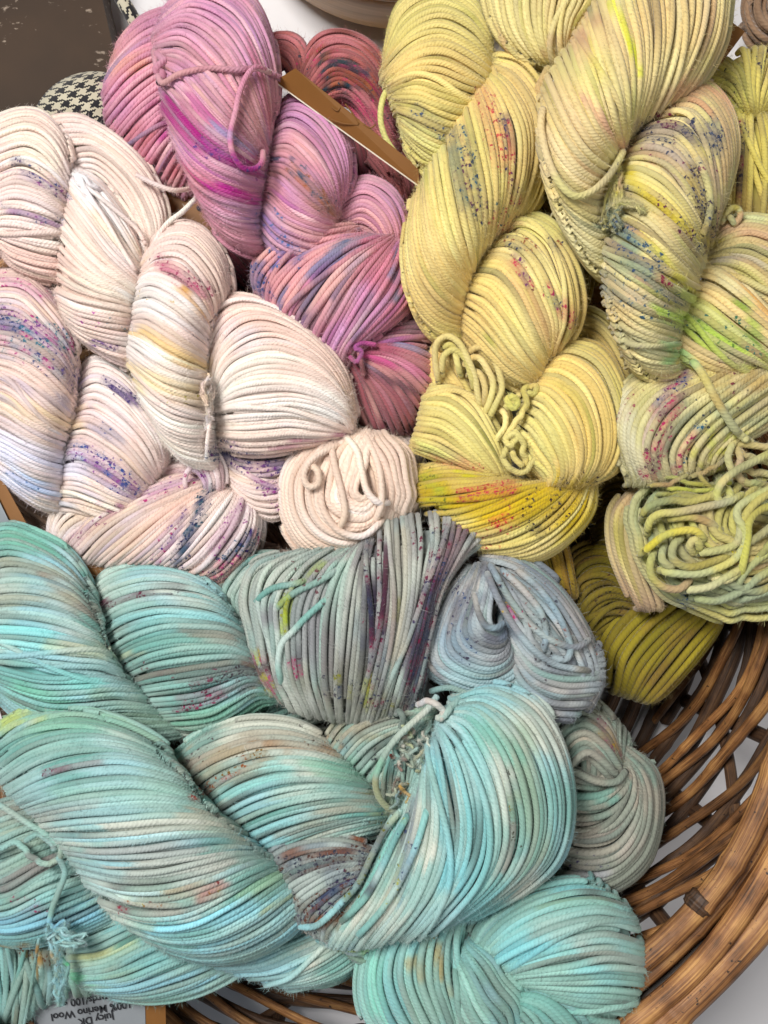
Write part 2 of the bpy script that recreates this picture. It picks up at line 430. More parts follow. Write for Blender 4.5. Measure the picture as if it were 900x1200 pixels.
def mat_yarn():
    m, nt, b = newmat('yarn')
    at = nd(nt, 'ShaderNodeAttribute', attribute_name='dye')
    pl = nd(nt, 'ShaderNodeAttribute', attribute_name='ply')
    sp = nd(nt, 'ShaderNodeSeparateXYZ'); nt.links.new(pl.outputs['Vector'], sp.inputs[0])
    # four plies wound round each other: v is length in strand radii
    ph = math_(nt, 'SUBTRACT', math_(nt, 'MULTIPLY', sp.outputs[0], 4.0), math_(nt, 'MULTIPLY', sp.outputs[1], .78))
    sw = math_(nt, 'ABSOLUTE', math_(nt, 'SINE', math_(nt, 'MULTIPLY', ph, math.pi)))
    cx = nd(nt, 'ShaderNodeCombineXYZ')
    nt.links.new(math_(nt, 'MULTIPLY', ph, 3.0), cx.inputs[0])
    nt.links.new(math_(nt, 'MULTIPLY', sp.outputs[1], .45), cx.inputs[1])
    nz = nd(nt, 'ShaderNodeTexNoise'); nz.inputs['Scale'].default_value = 2.2; nz.inputs['Detail'].default_value = 3
    nt.links.new(cx.outputs[0], nz.inputs['Vector'])
    tc = nd(nt, 'ShaderNodeTexCoord')
    nf = nd(nt, 'ShaderNodeTexNoise'); nf.inputs['Scale'].default_value = 2600; nf.inputs['Detail'].default_value = 2
    nt.links.new(tc.outputs['Object'], nf.inputs['Vector'])
    h = math_(nt, 'ADD', math_(nt, 'ADD', sw, math_(nt, 'MULTIPLY', nz.outputs[0], .5)), math_(nt, 'MULTIPLY', nf.outputs[0], .12))
    bp = nd(nt, 'ShaderNodeBump'); bp.inputs['Strength'].default_value = .45; bp.inputs['Distance'].default_value = .0005
    nt.links.new(h, bp.inputs['Height']); nt.links.new(bp.outputs[0], b.inputs['Normal'])
    # fibres take the dye unevenly
    hs = nd(nt, 'ShaderNodeHueSaturation')
    sk_ = nd(nt, 'ShaderNodeAttribute', attribute_name='spk')
    vo = nd(nt, 'ShaderNodeTexVoronoi'); vo.inputs['Scale'].default_value = 500
    wn = nd(nt, 'ShaderNodeTexNoise'); wn.inputs['Scale'].default_value = 420; wn.inputs['Detail'].default_value = 2
    nt.links.new(tc.outputs['Object'], wn.inputs['Vector'])
    wm = nd(nt, 'ShaderNodeVectorMath', operation='MULTIPLY_ADD'); wm.inputs[1].default_value = (.0042, .0042, .0042)
    nt.links.new(wn.outputs['Color'], wm.inputs[0]); nt.links.new(tc.outputs['Object'], wm.inputs[2])
    nt.links.new(wm.outputs[0], vo.inputs['Vector'])
    sc = nd(nt, 'ShaderNodeSeparateColor'); nt.links.new(vo.outputs['Color'], sc.inputs[0])
    on = math_(nt, 'LESS_THAN', sc.outputs[0], sk_.outputs['Alpha'])
    dot = nd(nt, 'ShaderNodeMapRange'); dot.inputs['From Min'].default_value = .78; dot.inputs['From Max'].default_value = .42
    nt.links.new(math_(nt, 'ADD', vo.outputs['Distance'], math_(nt, 'MULTIPLY', sc.outputs[1], .38)), dot.inputs['Value'])
    halo = math_(nt, 'MULTIPLY', math_(nt, 'MULTIPLY', sk_.outputs['Alpha'], wn.outputs[0]), 1.7)
    fac = math_(nt, 'MINIMUM', math_(nt, 'ADD', math_(nt, 'MULTIPLY', math_(nt, 'MULTIPLY', on, dot.outputs[0]), .88), halo), 1.0)
    mxs = nd(nt, 'ShaderNodeMix', data_type='RGBA')
    nt.links.new(fac, mxs.inputs['Factor']); nt.links.new(at.outputs['Color'], mxs.inputs['A']); nt.links.new(sk_.outputs['Color'], mxs.inputs['B'])
    nt.links.new(mxs.outputs['Result'], hs.inputs['Color'])
    mr = nd(nt, 'ShaderNodeMapRange'); mr.inputs['To Min'].default_value = .9; mr.inputs['To Max'].default_value = 1.1
    nt.links.new(nz.outputs[0], mr.inputs['Value']); nt.links.new(mr.outputs[0], hs.inputs['Value'])
    nt.links.new(hs.outputs[0], b.inputs['Base Color'])
    b.inputs['Roughness'].default_value = .82
    b.inputs['Specular IOR Level'].default_value = .25
    b.inputs['Sheen Weight'].default_value = .25
    b.inputs['Sheen Roughness'].default_value = .45
mat_yarn()

def mat_flat(name, h, rough=.6, nscale=60, namt=.12, bump=.0, bscale=200, spec=.4):
    m, nt, b = newmat(name)
    tc = nd(nt, 'ShaderNodeTexCoord')
    nz = nd(nt, 'ShaderNodeTexNoise'); nz.inputs['Scale'].default_value = nscale; nz.inputs['Detail'].default_value = 6
    nt.links.new(tc.outputs['Object'], nz.inputs['Vector'])
    mx = nd(nt, 'ShaderNodeMix', data_type='RGBA')
    c = hexc(h)
    mx.inputs['A'].default_value = (*(c * (1 - namt)), 1); mx.inputs['B'].default_value = (*np.clip(c * (1 + namt), 0, .95), 1)
    nt.links.new(nz.outputs[0], mx.inputs['Factor']); nt.links.new(mx.outputs['Result'], b.inputs['Base Color'])
    b.inputs['Roughness'].default_value = rough; b.inputs['Specular IOR Level'].default_value = spec
    if bump:
        n2 = nd(nt, 'ShaderNodeTexNoise'); n2.inputs['Scale'].default_value = bscale; n2.inputs['Detail'].default_value = 4
        nt.links.new(tc.outputs['Object'], n2.inputs['Vector'])
        bp = nd(nt, 'ShaderNodeBump'); bp.inputs['Strength'].default_value = .5; bp.inputs['Distance'].default_value = bump
        nt.links.new(n2.outputs[0], bp.inputs['Height']); nt.links.new(bp.outputs[0], b.inputs['Normal'])
    return m
# ================================================================== skeins
GROUP = 'hand-dyed yarn skeins heaped in the basket'
def skein(label, x, y, z, **kw):
    root = empty('yarn_skein', tuple(W(np.array([x, y, z], float))))
    tag(root, label, 'yarn skein', GROUP)
    d = dict(root=root, r=4.2, base='D0D0D0'); d.update(kw); return d

# ---- pink and magenta
A = skein('bright pink twisted skein with magenta streaks, kraft tag hanging from its long pink tie', 310, 200, -90,
  gam=1.08, sat=.92, streak=['B060A0','B47890','8C84AC','D088A0','E8BCC4','ECC8CC'], base='DC9EB2', r=3.5,
  drift=[('CE9AC6', 60, .7), ('E4B2A8', 45, .55), ('C0708C', 38, .35)],
  patch=[(195,122,235,168,15,'A8107E',1.0),(235,168,305,205,9,'B01884',.95),(225,120,300,190,9,'B4288E',.7),
         (225,208,300,236,7,'BC1C94',1.0),(250,150,300,180,6,'A9A0C8',.7),(180,40,260,20,30,'C489B0',.6),
         (300,60,318,150,12,'B0607A',.6),(345,115,400,190,22,'C486B0',.7),(318,188,345,190,4,'3C4C70',.9),(340,200,385,245,11,'B88068',.85),
         (310,260,335,290,20,'A97FB8',.8),(330,300,345,305,5,'485C90',.7),(410,285,375,310,6,'4A5A84',.85),(352,300,330,312,4,'40508A',.8),
         (300,320,308,345,6,'4C5A88',.7),(395,300,365,350,7,'74708E',.75),(360,350,350,385,14,'8A7A90',.6),
         (465,290,462,345,5,'6C7496',.8),(340,330,330,350,5,'5C6890',.8),(420,300,390,350,5,'605A80',.7),(365,360,350,385,5,'54587C',.8),(435,350,410,400,5,'8A7490',.6),(480,300,470,370,16,'D88090',.5),(400,290,430,280,10,'8088A0',.5),
         (430,418,510,440,6,'C23C86',.7),(425,430,500,470,5,'5A4A54',.8),(440,395,510,380,6,'7A5060',.8),(415,440,470,505,7,'6A4A4C',.8),(430,425,490,490,4,'7C7C98',.7),(440,360,500,330,5,'74788E',.7),(460,400,510,412,6,'8A93B4',.7),(470,380,510,372,16,'8A6E74',.7),(410,440,500,500,30,'9C5860',.7),
         (135,75,170,70,14,'D09478',.6),(160,170,225,215,24,'C4707C',.7),(130,60,175,50,16,'D690A0',.5)],
  speck=[(240,170,300,205,10,.12,['5A3C80','7A2080']),(350,205,385,240,12,.14,['A06040','4A5A70']),(310,250,340,300,20,.06,['4868A0']),
         (300,320,312,345,10,.2,['3A4A80'])])
lobe(A, "230,10 195,12 168,22 150,38 138,55;236,30 200,30 168,42 145,62 128,85;240,48 205,50 170,60 142,80 122,108;244,66 215,70 178,82 148,105 124,135;250,86 220,92 188,108 160,130 136,158;256,105 230,114 205,130 180,152 158,182;262,128 245,138 225,155 202,178 184,208;268,155 258,162 244,180 228,202 216,228", z=-70, hf=.75, r=4.3, e=(.3,.45))
lobe(A, """200,2 243,-28 290,-8 316,40 324,100 317,162;184,30 225,4 272,26 302,78 314,130 315,170;
 180,52 214,44 254,80 284,126 305,162 314,180;186,82 214,105 245,140 275,166 300,186 313,193;190,120 215,155 245,185 275,200 296,208 310,212;
 204,165 225,200 250,220 272,230 290,235 306,236;226,216 240,238 258,252 275,261 292,265 306,266;245,252 258,274 272,287 287,295 302,300 316,302""", z=-30, hf=1.0, e=(.3,.22), r=3.7, rogue=.08)
lobe(A, """320,132 345,110 382,122 408,165 411,208 398,244;314,160 340,143 371,165 391,200 397,230 396,248;312,185 335,185 358,205 378,230 389,246 395,254;
 306,220 320,225 340,243 362,255 380,262 395,264;302,252 312,270 325,284 345,294 370,299 396,294;308,290 318,303 330,311 350,319 375,322 396,314""", z=-35, hf=1.0, e=(.2,.25), r=3.7)
lobe(A, "391,247 402,221 428,207 457,219 474,246 478,284;391,257 405,236 428,226 450,240 463,263 466,287;392,265 408,253 425,247 442,258 452,275 457,291;392,274 410,270 425,271 437,280 446,289 452,297", z=-40, hf=1.1, e=(.2,.2), r=3.7)
lobe(A, """402,264 360,270 325,283 305,298 297,312 303,334;430,274 385,280 345,296 320,318 309,340 314,364;450,278 415,290 380,318 355,350 343,372 346,394;
 464,281 446,305 420,340 400,375 386,402 381,418;480,286 477,320 461,352 435,382 412,407 405,427;494,298 501,325 490,352 462,380 432,398 412,418""", z=-20, hf=.9, e=(.25,.25), r=4.4, rogue=.12, name='coil_end', base='CC8096')
lobe(A, """408,408 440,382 470,362 503,352;411,411 445,394 480,388 514,394;411,414 447,413 482,426 512,448;410,417 441,438 466,463 487,500;409,419 424,446 436,476 449,507;406,420 412,448 417,476 428,502""",
  z=-45, hf=.75, e=(.4,.15), r=4.2, rogue=.1, name='coil_end', base='A4566C')
strand(A, "410,418,14 418,424,18 424,412,22 416,408,24 424,402,20 440,404,16", r=3.6, name='tie_strand', base='B82C8C')
strand(A, "420,410,20 424,428,18 426,440,14", r=3.4, name='tie_strand', base='C85C94')
strand(A, "180,60,20 184,80,24 190,97,28 212,86,42 245,80,55 278,82,62 300,80,60 322,88,40 340,104,14", r=4.0, name='tie_strand', base='DB9FB0', drape=.6)
strand(A, "345,108,10 338,98,26 318,86,48 300,79,62 290,88,64 281,108,64 276,132,62 270,158,56 273,180,50 284,196,46 298,198,44 307,190,40 308,178,36", r=4.2, name='tie_strand', base='D795AE', drape=.9)
strand(A, "186,62,16 190,72,24 184,80,20 192,88,24 188,96,26", r=5, name='tie_knot', base='E0B0C4', kink=8, drape=.5)

B = skein('dusty rose skein with rust and teal speckles, half hidden behind the kraft tag', 400, 100, -150, gam=1.3, streak=['7A3040','8A5040','40485A'], base='C87F80', r=3.9,
  drift=[('D08A94', 50, .5), ('B86858', 40, .5)],
  patch=[(370,68,440,100,12,'A4643C',.8),(375,75,410,72,6,'3C5058',.9),(372,100,430,104,5,'2C4858',.95),(410,80,430,84,5,'3A5060',.9),(380,90,440,96,7,'B8703C',.8),
         (400,115,450,145,7,'C84078',.7),(330,70,350,100,12,'A86A5C',.6),(260,290,300,360,22,'7E3848',.9),(450,100,480,160,20,'A04858',.8)],
  speck=[(260,290,300,360,20,.08,['202838']),(370,70,450,120,20,.08,['203848','C02868'])])
lobe(B, "352,110 352,78 372,44 405,38 441,58 462,110;352,116 362,84 382,60 410,58 437,80 462,135;356,118 372,95 390,80 412,86 435,105 464,160;360,122 380,108 398,100 416,108 438,135 466,185;368,130 388,122 402,118 420,130 440,165 468,215", z=-95, hf=.8)
lobe(B, "318,40 334,38 352,46 362,68 358,100;318,54 332,54 346,66 352,88 350,112;320,72 330,74 338,86 342,100 342,122", z=-95, hf=.9)
lobe(B, "452,120 470,140 486,170 492,215;440,160 458,180 472,205 478,240;432,190 450,212 464,235 470,262", z=-120, hf=.8)
lobe(B, "398,150 408,190 405,230 395,270;430,140 440,185 440,230 425,280;465,150 478,195 480,240 465,290;500,170 508,210 506,250 495,300", z=-160, hf=.6, base='6A2A40')  # dark burgundy twist added to fill the gap; its colour stands for shade
lobe(B, "252,262 275,290 300,318 330,350;240,278 262,305 288,335 312,362;235,295 252,325 275,352 300,378", z=-120, hf=.8)

# ---- blush diagonal skein
C = skein('long cream and blush twisted skein, running diagonally down to its coil of cut loops', 230, 380, -70, gam=1.0, sat=1.0, streak=['E4C8BA','F4E8D8','E0D0D4','F2ECEC','E6CDB4'], base='EBD5C9', r=3.8,
  drift=[('F3E8DC', 70, .7), ('E8CABE', 50, .55), ('E2D4DA', 60, .25)],
  patch=[(0,195,78,225,5.5,'B9A5BA',.7),(0,245,70,262,4,'A98CA8',.7),(20,150,60,190,22,'EEE3D2',.7),(0,300,75,330,30,'DDB8AC',.6),
         (95,210,150,300,22,'EFEBEE',.8),(110,250,160,300,12,'EFDCC0',.6),(80,330,155,350,16,'E4D8C8',.6),(120,215,150,240,4,'A89098',.5),
         (168,345,215,360,22,'F0EDEC',.8),(190,310,235,345,4.4,'B86880',.7),(205,330,246,382,4,'D0A060',.75),(170,390,235,430,12,'EACB94',.8),(190,420,240,432,12,'E9CC9A',.7),
         (160,440,235,462,14,'EAD8A8',.8),(240,350,262,380,5.5,'D8A89C',.5),(155,400,215,440,14,'F0ECEA',.6),
         (270,470,380,480,34,'EFE6E0',.7),(245,380,300,400,16,'DCD2DC',.5),(300,370,400,440,20,'E2C2B6',.5),
         (262,535,345,545,5.5,'8E7C94',.75),(258,530,285,548,4.4,'4C5478',.8),(330,525,400,506,4,'B4748C',.7),(305,560,345,590,5.5,'8A5A90',.6),(320,548,346,556,4.4,'5A3A7A',.7)],
  speck=[(20,190,78,232,7,.22,['4A3A68','8A4A86','3C4A80']),(0,243,75,262,5,.2,['8A4A86','5A6A90']),(92,372,150,382,8,.08,['3A7890','B060A0']),(110,400,135,406,5,.2,['6A4A80']),
         (190,308,240,340,9,.25,['7A2A50','98305A','B04870']),(205,470,235,470,7,.05,['A8A020']),(258,528,350,560,14,.35,['3A3A68','5A2A70','2C4A70']),(165,345,215,360,5,.03,['C0A040']),
         (300,552,345,600,14,.16,['5A2A70','8A3A80'])])
lobe(C, """84,206 76,164 50,134 18,131 -24,150;83,216 63,172 36,153 4,160 -24,178;81,228 56,198 28,182 -2,190 -26,205;79,246 50,224 20,214 -4,222 -26,232;
 76,268 44,256 16,250 -6,252 -26,258;74,296 44,290 14,282 -4,276 -26,280;72,330 42,324 16,312 2,298 -22,292""", z=-25, hf=.8, e=(.35,.3), r=4)
lobe(C, "52,140 92,137 142,165 177,205 194,255 181,318;70,160 107,161 147,190 174,225 186,265 176,320;82,184 111,181 142,205 165,240 177,280 171,322;84,202 112,206 136,231 156,262 167,292 169,324", z=-35, hf=1.1, e=(.3,.25), r=4)
lobe(C, """86,196 115,212 142,244 161,280 171,318;82,215 105,245 130,280 150,305 169,326;76,250 95,275 120,305 145,325 166,341;70,290 90,310 115,328 140,340 163,353;
 66,335 88,346 112,353 138,358 160,363;72,365 92,379 115,386 138,390 157,392;86,388 104,402 122,416 142,426 160,432""", z=-20, hf=.95, e=(.3,.2), r=4)
lobe(C, """165,303 190,268 227,263 258,293 270,335 264,368;163,320 185,298 215,297 241,325 252,352 252,377;160,336 178,325 205,335 228,355 243,376 247,392;155,372 172,370 198,385 220,400 238,412 244,421;
 151,407 168,420 190,435 215,445 235,450 244,453;156,442 175,460 198,475 220,482 238,485 250,486;173,482 190,502 206,512 225,517 240,517 252,517;193,517 208,533 220,543 235,550 248,554 260,553""", z=-20, hf=.95, e=(.25,.2), r=4)
lobe(C, """243,457 237,410 244,364 275,345 321,357 366,389 402,430 417,482;246,460 252,415 275,385 305,375 340,385 375,410 401,445 415,489;249,465 265,430 290,412 320,405 350,412 378,430 401,460 413,494;
 252,470 275,448 305,438 335,438 365,445 390,460 406,478 414,499;254,480 280,472 310,468 340,466 370,472 392,482 406,492 413,504;257,500 282,500 310,498 340,496 370,500 390,503 403,505 411,508;
 257,522 280,529 310,530 340,526 365,522 388,516 401,513 409,512""", z=-5, hf=.9, e=(.25,.2), r=4)
lobe(C, "255,522 275,533 300,538 330,535 358,530;257,536 275,551 300,556 325,553 352,546;261,551 280,571 300,581 325,579 350,566;266,566 285,592 305,605 325,608 348,592", z=-30, hf=1.0, e=(.3,.3), r=3.8)
lobe(C, "436,515 470,513 493,545 497,590 480,625;436,530 462,533 477,560 478,590 465,620;436,545 455,553 463,572 462,592 452,615", z=-45, hf=.9, r=4.6, name='coil_end', base='DFC3B2')
C2 = dict(C, base='E9D3C3', drift=[('E4C8B4', 40, .5)], patch=[], speck=[])
lobe(C2, """402,508 355,520 328,563 332,612 368,648 420,656 462,635 477,592 472,552;410,508 372,528 350,565 356,602 384,629 420,634 450,615 462,586 458,556;
 420,507 395,528 376,565 380,592 398,611 425,613 442,600 449,580 446,562;430,507 414,533 400,565 401,584 411,595 425,597 436,588 439,577 437,566;440,512 430,538 421,560 419,573 422,580 427,582 431,578 433,573 433,568""",
  z=-15, H=52, prof='rise', e=(.5,.5), r=5.4, wig=2.2, name='coil_end', rogue=.0, jit=.8)
lobe(C2, "398,508 410,535 420,570 428,605;422,505 436,535 446,565 450,600;446,508 462,535 470,565 470,605;462,515 484,540 489,570 482,615", z=-25, H=60, e=(.5,.4), r=5.2, wig=2, name='coil_end')
for p in ("400,520,25 378,530,34 362,542,38 356,558,40 362,570,40 373,566,41 372,552,42 364,545,42",
          "405,512,26 418,528,36 424,552,42 430,575,44 442,588,42 455,589,36",
          "388,520,28 392,545,38 400,575,42 404,602,42 396,622,38",
          "428,510,24 440,535,34 446,560,38 447,590,38 440,610,34",
          "375,575,36 380,600,38 398,622,36 425,628,34 448,610,32"):
    strand(C2, p, r=4.9, name='loose_loop')
strand(C, "88,206,52 95,214,58 118,232,64 140,250,64 160,268,56 170,285,44", r=3.2, name='tie_strand', base='F0F0F4', drape=.7)
strand(C, "92,204,50 104,228,60 124,258,66 142,290,60 158,316,44", r=3.2, name='tie_strand', base='F0F0F4', drape=.7)
strand(C, "86,204,48 96,206,54 106,216,58 116,222,56", r=3.4, name='tie_strand', base='F2F2F6', fz=3, kink=3, drape=.7)
strand(C, "90,212,50 98,220,58 104,232,60", r=3.6, name='tie_strand', base='F2F2F6', fz=3, kink=3, drape=.7)
strand(C, "160,205,10 182,216,12 205,223,6 228,220,-20", r=3.6, name='tie_strand')
strand(C, "232,230,-25 214,248,-2 196,262,12 184,280,20 176,300,18 168,322,10", r=3.9, name='tie_strand')
for k in range(7):
    strand(C, f"{244+k*.8},{438+k*2},{30} {236+k*2},{450+k*3},{36} {240+k},{470+k*3},{36} {246-k},{490+k*2},30", r=1.8, name='tie_knot', base='E6E6EE', fz=4, kink=7, drape=1.5)
strand(C, "246,478,30 245,500,26 243,518,20 242,538,8", r=3.0, name='tie_strand', base='E4DCD8', fz=2, drape=.8)

# ---- left blush skein with purple speckles
D = skein('white and lavender twisted skein with blue and purple speckles, at the left edge', 110, 520, -110, gam=1.04, sat=.95, streak=['DCC4C4','F2ECEC','C4B4CC','D8CCDA','E8D0BC'], base='E8CFC4', r=3.9,
  drift=[('EFE6E4', 60, .7), ('E2C4B8', 50, .5), ('DCD2E0', 50, .3)],
  patch=[(0,378,75,402,5,'9488A8',.8),(0,330,60,350,5.5,'C8A8BC',.6),(0,400,60,425,6.6,'A8B0BC',.6),(0,440,85,478,5.5,'B4A8BC',.5),
         (0,470,80,500,14,'EAD2B0',.7),(10,520,75,548,14,'DCDCF0',.8),(20,560,72,590,18,'C4D4F2',.95),(0,515,20,560,14,'E6E6F8',.8),(60,330,85,380,10,'D8C0C8',.5),  # bluish whites at the lower left paint in cool window light
         (125,450,165,475,4,'6A4A84',.8),(95,535,150,568,5,'9070A0',.75),(112,498,135,512,4,'8A90B4',.6),(75,520,95,560,14,'DDE0F0',.6),(80,580,150,600,12,'E6D0B4',.6),
         (75,640,145,590,4,'B07A98',.8),(150,650,215,590,22,'E4BCAA',.5),(208,660,245,575,4,'55607C',.85),(190,655,222,600,4,'8A7090',.6),(250,650,285,590,6.6,'C49AB4',.7),(245,680,292,630,5,'6C5E86',.6),
         (165,585,240,555,5.5,'C28AA8',.6),(230,680,330,655,20,'E2BEA8',.7),(60,600,150,630,24,'DCC6AE',.6)],
  speck=[(0,370,75,405,15,.3,['2C3C70','7A3A88','A8307A','2C6A80']),(0,405,55,425,10,.22,['2C3C70','2C6A80','A8307A']),(0,325,70,350,8,.1,['B04080']),(60,435,88,455,7,.1,['5A5080']),
         (60,395,88,450,12,.15,['6A5A90']),(125,448,170,478,6,.3,['3C2C68']),(95,530,150,568,15,.16,['5A3080','2C4A90','8A4A90']),(110,500,135,510,5,.3,['3C5090']),
         (208,660,245,575,8,.35,['2A3458','244C60','30205A']),(185,650,215,600,8,.1,['A83070','5A3080']),(245,680,296,628,10,.3,['3A2C68','A83070','2C5070']),(255,640,290,590,12,.1,['8A3A80']),
         (165,585,240,555,8,.14,['A83070','7A3080']),(80,640,145,592,6,.1,['7A2C60']),(15,555,40,572,5,.15,['6080B0'])])
lobe(D, """-26,325 25,318 62,348 84,390 92,434;-26,350 20,350 51,377 76,405 91,442;-26,378 15,380 45,398 70,420 89,453;-26,408 15,416 45,432 70,455 89,479;
 -26,445 10,457 35,478 60,495 83,506;-26,488 5,502 30,516 52,526 76,533;-20,522 8,538 30,552 50,561 73,566;-14,548 8,568 28,583 48,595 71,602""", z=-50, hf=.9, e=(.3,.2), r=4)
lobe(D, """90,448 108,419 142,430 174,470 195,510 197,545;88,466 110,449 138,461 165,490 184,520 190,551;83,492 105,482 130,495 153,515 172,540 184,562;74,522 95,519 118,530 140,545 160,565 177,577;
 70,552 90,551 112,560 132,572 152,582 170,590;68,578 88,579 108,585 128,592 148,598 167,602;66,602 85,603 108,608 128,612 148,613 167,612""", z=-55, hf=.9, e=(.25,.2), r=4)
lobe(D, "58,652 61,605 85,583 120,588 162,590;62,660 75,622 100,605 130,600 167,597;72,668 92,637 115,620 140,610 172,604;90,672 108,652 130,636 152,622 178,612", z=-52, hf=.7, e=(.3,.2), r=4.6, base='DCC6B2')
lobe(D, """73,642 104,605 145,581 185,565 220,556 247,560;92,656 125,625 160,602 195,585 225,573 254,565;128,663 158,640 185,616 212,594 236,578 262,567;168,669 195,647 218,622 238,599 256,581 270,570;
 203,672 228,657 250,633 268,609 279,588 281,574;228,680 256,671 279,647 293,621 296,600 289,579;243,694 275,673 297,650 305,623 303,600 294,581""", z=-48, hf=.9, e=(.2,.25), r=4.2)
lobe(D, "228,688 260,656 295,641 338,650;240,705 275,680 305,666 345,668;255,722 295,702 320,690 350,688;275,735 305,722 330,712 355,708", z=-85, hf=.8, r=4.6)
lobe(D, "160,588 168,560 192,546 222,545 248,562;165,592 185,573 208,564 234,565 252,575;176,594 195,584 214,580 234,580 250,586", z=-58, hf=1.0, r=4, base='D8B0B8')
lobe(D, "232,532 240,526 252,532 262,552 262,572;228,542 236,540 246,548 252,562 250,576;222,552 228,552 236,560 240,570 238,580", z=-8, hf=1.2, r=3.4, base='B88CA8', name='tie_knot')
strand(D, "225,545,0 218,556,-2 217,568,-6 222,576,-14", r=3.8, name='tie_strand', base='D4A8B8')
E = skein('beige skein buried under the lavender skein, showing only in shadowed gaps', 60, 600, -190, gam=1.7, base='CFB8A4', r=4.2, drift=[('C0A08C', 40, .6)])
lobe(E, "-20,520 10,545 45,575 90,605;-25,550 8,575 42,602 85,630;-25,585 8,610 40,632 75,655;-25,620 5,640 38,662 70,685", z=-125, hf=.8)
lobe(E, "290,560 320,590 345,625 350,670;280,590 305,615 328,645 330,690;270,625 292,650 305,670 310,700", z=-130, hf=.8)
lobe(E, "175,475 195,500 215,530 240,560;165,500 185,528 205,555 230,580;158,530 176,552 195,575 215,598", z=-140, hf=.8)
MINT = dict(base='A6C8C2', r=4.4)
WRM = ['5A2038', '38304A', '7A3048']
# ---- upper mint skein
F = skein('mint and pale grey skein lying above the front one, its near end a grey-blue swirl', 380, 740, -70, gam=1.16, sat=.95, streak=['6E7470','84877C','9CB0A6','7CA49C','9AC4CC','94B4AC','5E7A78'], **MINT,
  drift=[('9CCAD4', 62, .7), ('CCD2C8', 58, .8), ('72AAA2', 50, .65)],
  patch=[(0,630,80,640,16,'78B8A4',.7),(0,655,90,680,9,'A8AC9A',.8),(60,680,105,720,9,'A39C90',.7),(0,740,60,750,16,'8ED8D8',.8),(0,775,100,800,14,'8FD4D0',.7),(0,700,90,700,8,'B8BCA8',.6),
         (60,755,150,770,9,'C0C8A8',.6),(20,810,110,850,16,'80C8B0',.7),(110,820,200,850,18,'90AC98',.6),
         (118,710,180,695,5,'8A6070',.75),(180,692,225,686,5,'6E6A70',.6),(150,730,250,722,16,'9CD4D8',.7),(215,740,270,748,8,'A8988A',.7),(165,790,290,770,6,'8A7468',.6),
         (205,795,310,780,9,'7E706C',.7),(215,815,300,800,6,'8A6870',.5),(225,845,320,815,14,'84C0A8',.7),(240,870,400,850,22,'8E9488',.8),
         (300,680,345,665,14,'B8CCC0',.6),(342,700,332,740,5,'A8BC40',.8),(345,690,370,668,5,'A0B468',.7),(300,775,312,800,8,'9A7A70',.6),
         (438,640,434,760,6,'3E3648',.95),(450,640,450,740,5,'5E3044',.85),(425,650,423,800,4,'4A4C5A',.6),(560,625,480,835,6,'54505A',.6),(425,760,420,830,7,'8A8C78',.5),(450,740,440,830,8,'5C6070',.6),
         (540,620,500,700,9,'7C5264',.8),(505,690,480,800,9,'474862',.85),(490,740,470,835,7,'4A3A50',.8),(530,640,520,660,20,'A89898',.7),(470,620,465,760,13,'B4B2A4',.8),(395,660,375,800,14,'A4CCC0',.6),
         (400,790,460,830,26,'8F9280',.5),(350,800,420,835,16,'8C8E80',.55),(405,770,404,800,5,'9A9838',.7),(432,800,430,830,5,'A8B030',.7),(470,690,466,712,5,'A8A850',.5)],
  speck=[(118,710,130,706,4,.5,['5A1C34']),(130,706,180,693,4,.15,['5A2038']),(230,800,310,782,7,.35,['4A2434','6A2C44','38303A']),(210,830,260,812,6,.3,['8A2C54','5A2038']),
         (440,640,440,820,12,.14,['6A1C3C','2C3450','30243C']),(520,630,480,830,14,.2,['3A2C44','6A1C3C','2C3858']),(540,615,500,640,20,.08,['6A1C3C']),(390,800,480,835,14,.14,['3A3440','7A7A28','2C3A50']),
         (335,700,334,740,5,.3,['A0B030','8A9030']),(300,770,318,805,10,.2,['A04868','A0A030']),(160,770,200,790,8,.06,['6A4A50']),(340,660,400,700,20,.02,['60303A']),
         (345,775,350,790,5,.4,['9A3460'])])
lobe(F, """-28,640 5,616 46,628 82,650 107,690 114,712;-28,662 5,642 45,652 80,675 106,705 116,730;-28,692 5,680 45,682 82,695 109,720 120,747;-28,722 5,716 45,718 82,728 113,745 130,767;
 -28,757 5,758 45,762 85,765 119,770 147,790;-28,780 10,795 50,805 90,805 131,803 167,810;-18,795 20,823 60,839 100,839 146,834 190,838;-4,815 30,847 70,868 115,871 162,866 218,862""", z=-30, hf=.95, e=(.4,.15))
lobe(F, """106,694 124,670 165,658 211,666 247,689 270,714;112,715 135,700 170,690 210,690 248,700 277,724;120,739 145,723 180,713 215,713 255,721 287,740;132,763 160,749 195,739 230,739 265,743 295,760;
 147,786 175,773 210,766 245,763 278,765 305,780;164,810 195,806 225,801 255,794 285,786 312,794;186,838 215,835 245,830 270,817 295,804 320,810;208,858 235,861 262,853 285,841 308,825 328,823""", z=-34, hf=1.0, e=(.08,.2))
lobe(F, "215,850 245,845 280,828 325,812;228,868 262,862 305,845 350,826;255,882 290,876 335,862 388,848;290,892 330,890 370,880 412,868", z=-62, hf=.8, base='9AA092')
lobe(F, "335,652 292,655 265,684 262,706 275,725;328,664 296,672 278,694 276,710 284,728;320,680 302,688 292,702 290,716 294,730", z=-22, hf=1.0)
F4 = dict(F, base='B6C2BA', drift=[('C6C8C0', 40, .7), ('98B4B0', 40, .5), ('8C8A90', 26, .6)], streak=['4A4450', '5E5A60', '8A8480', 'C8CCC4', '7C5A64'])
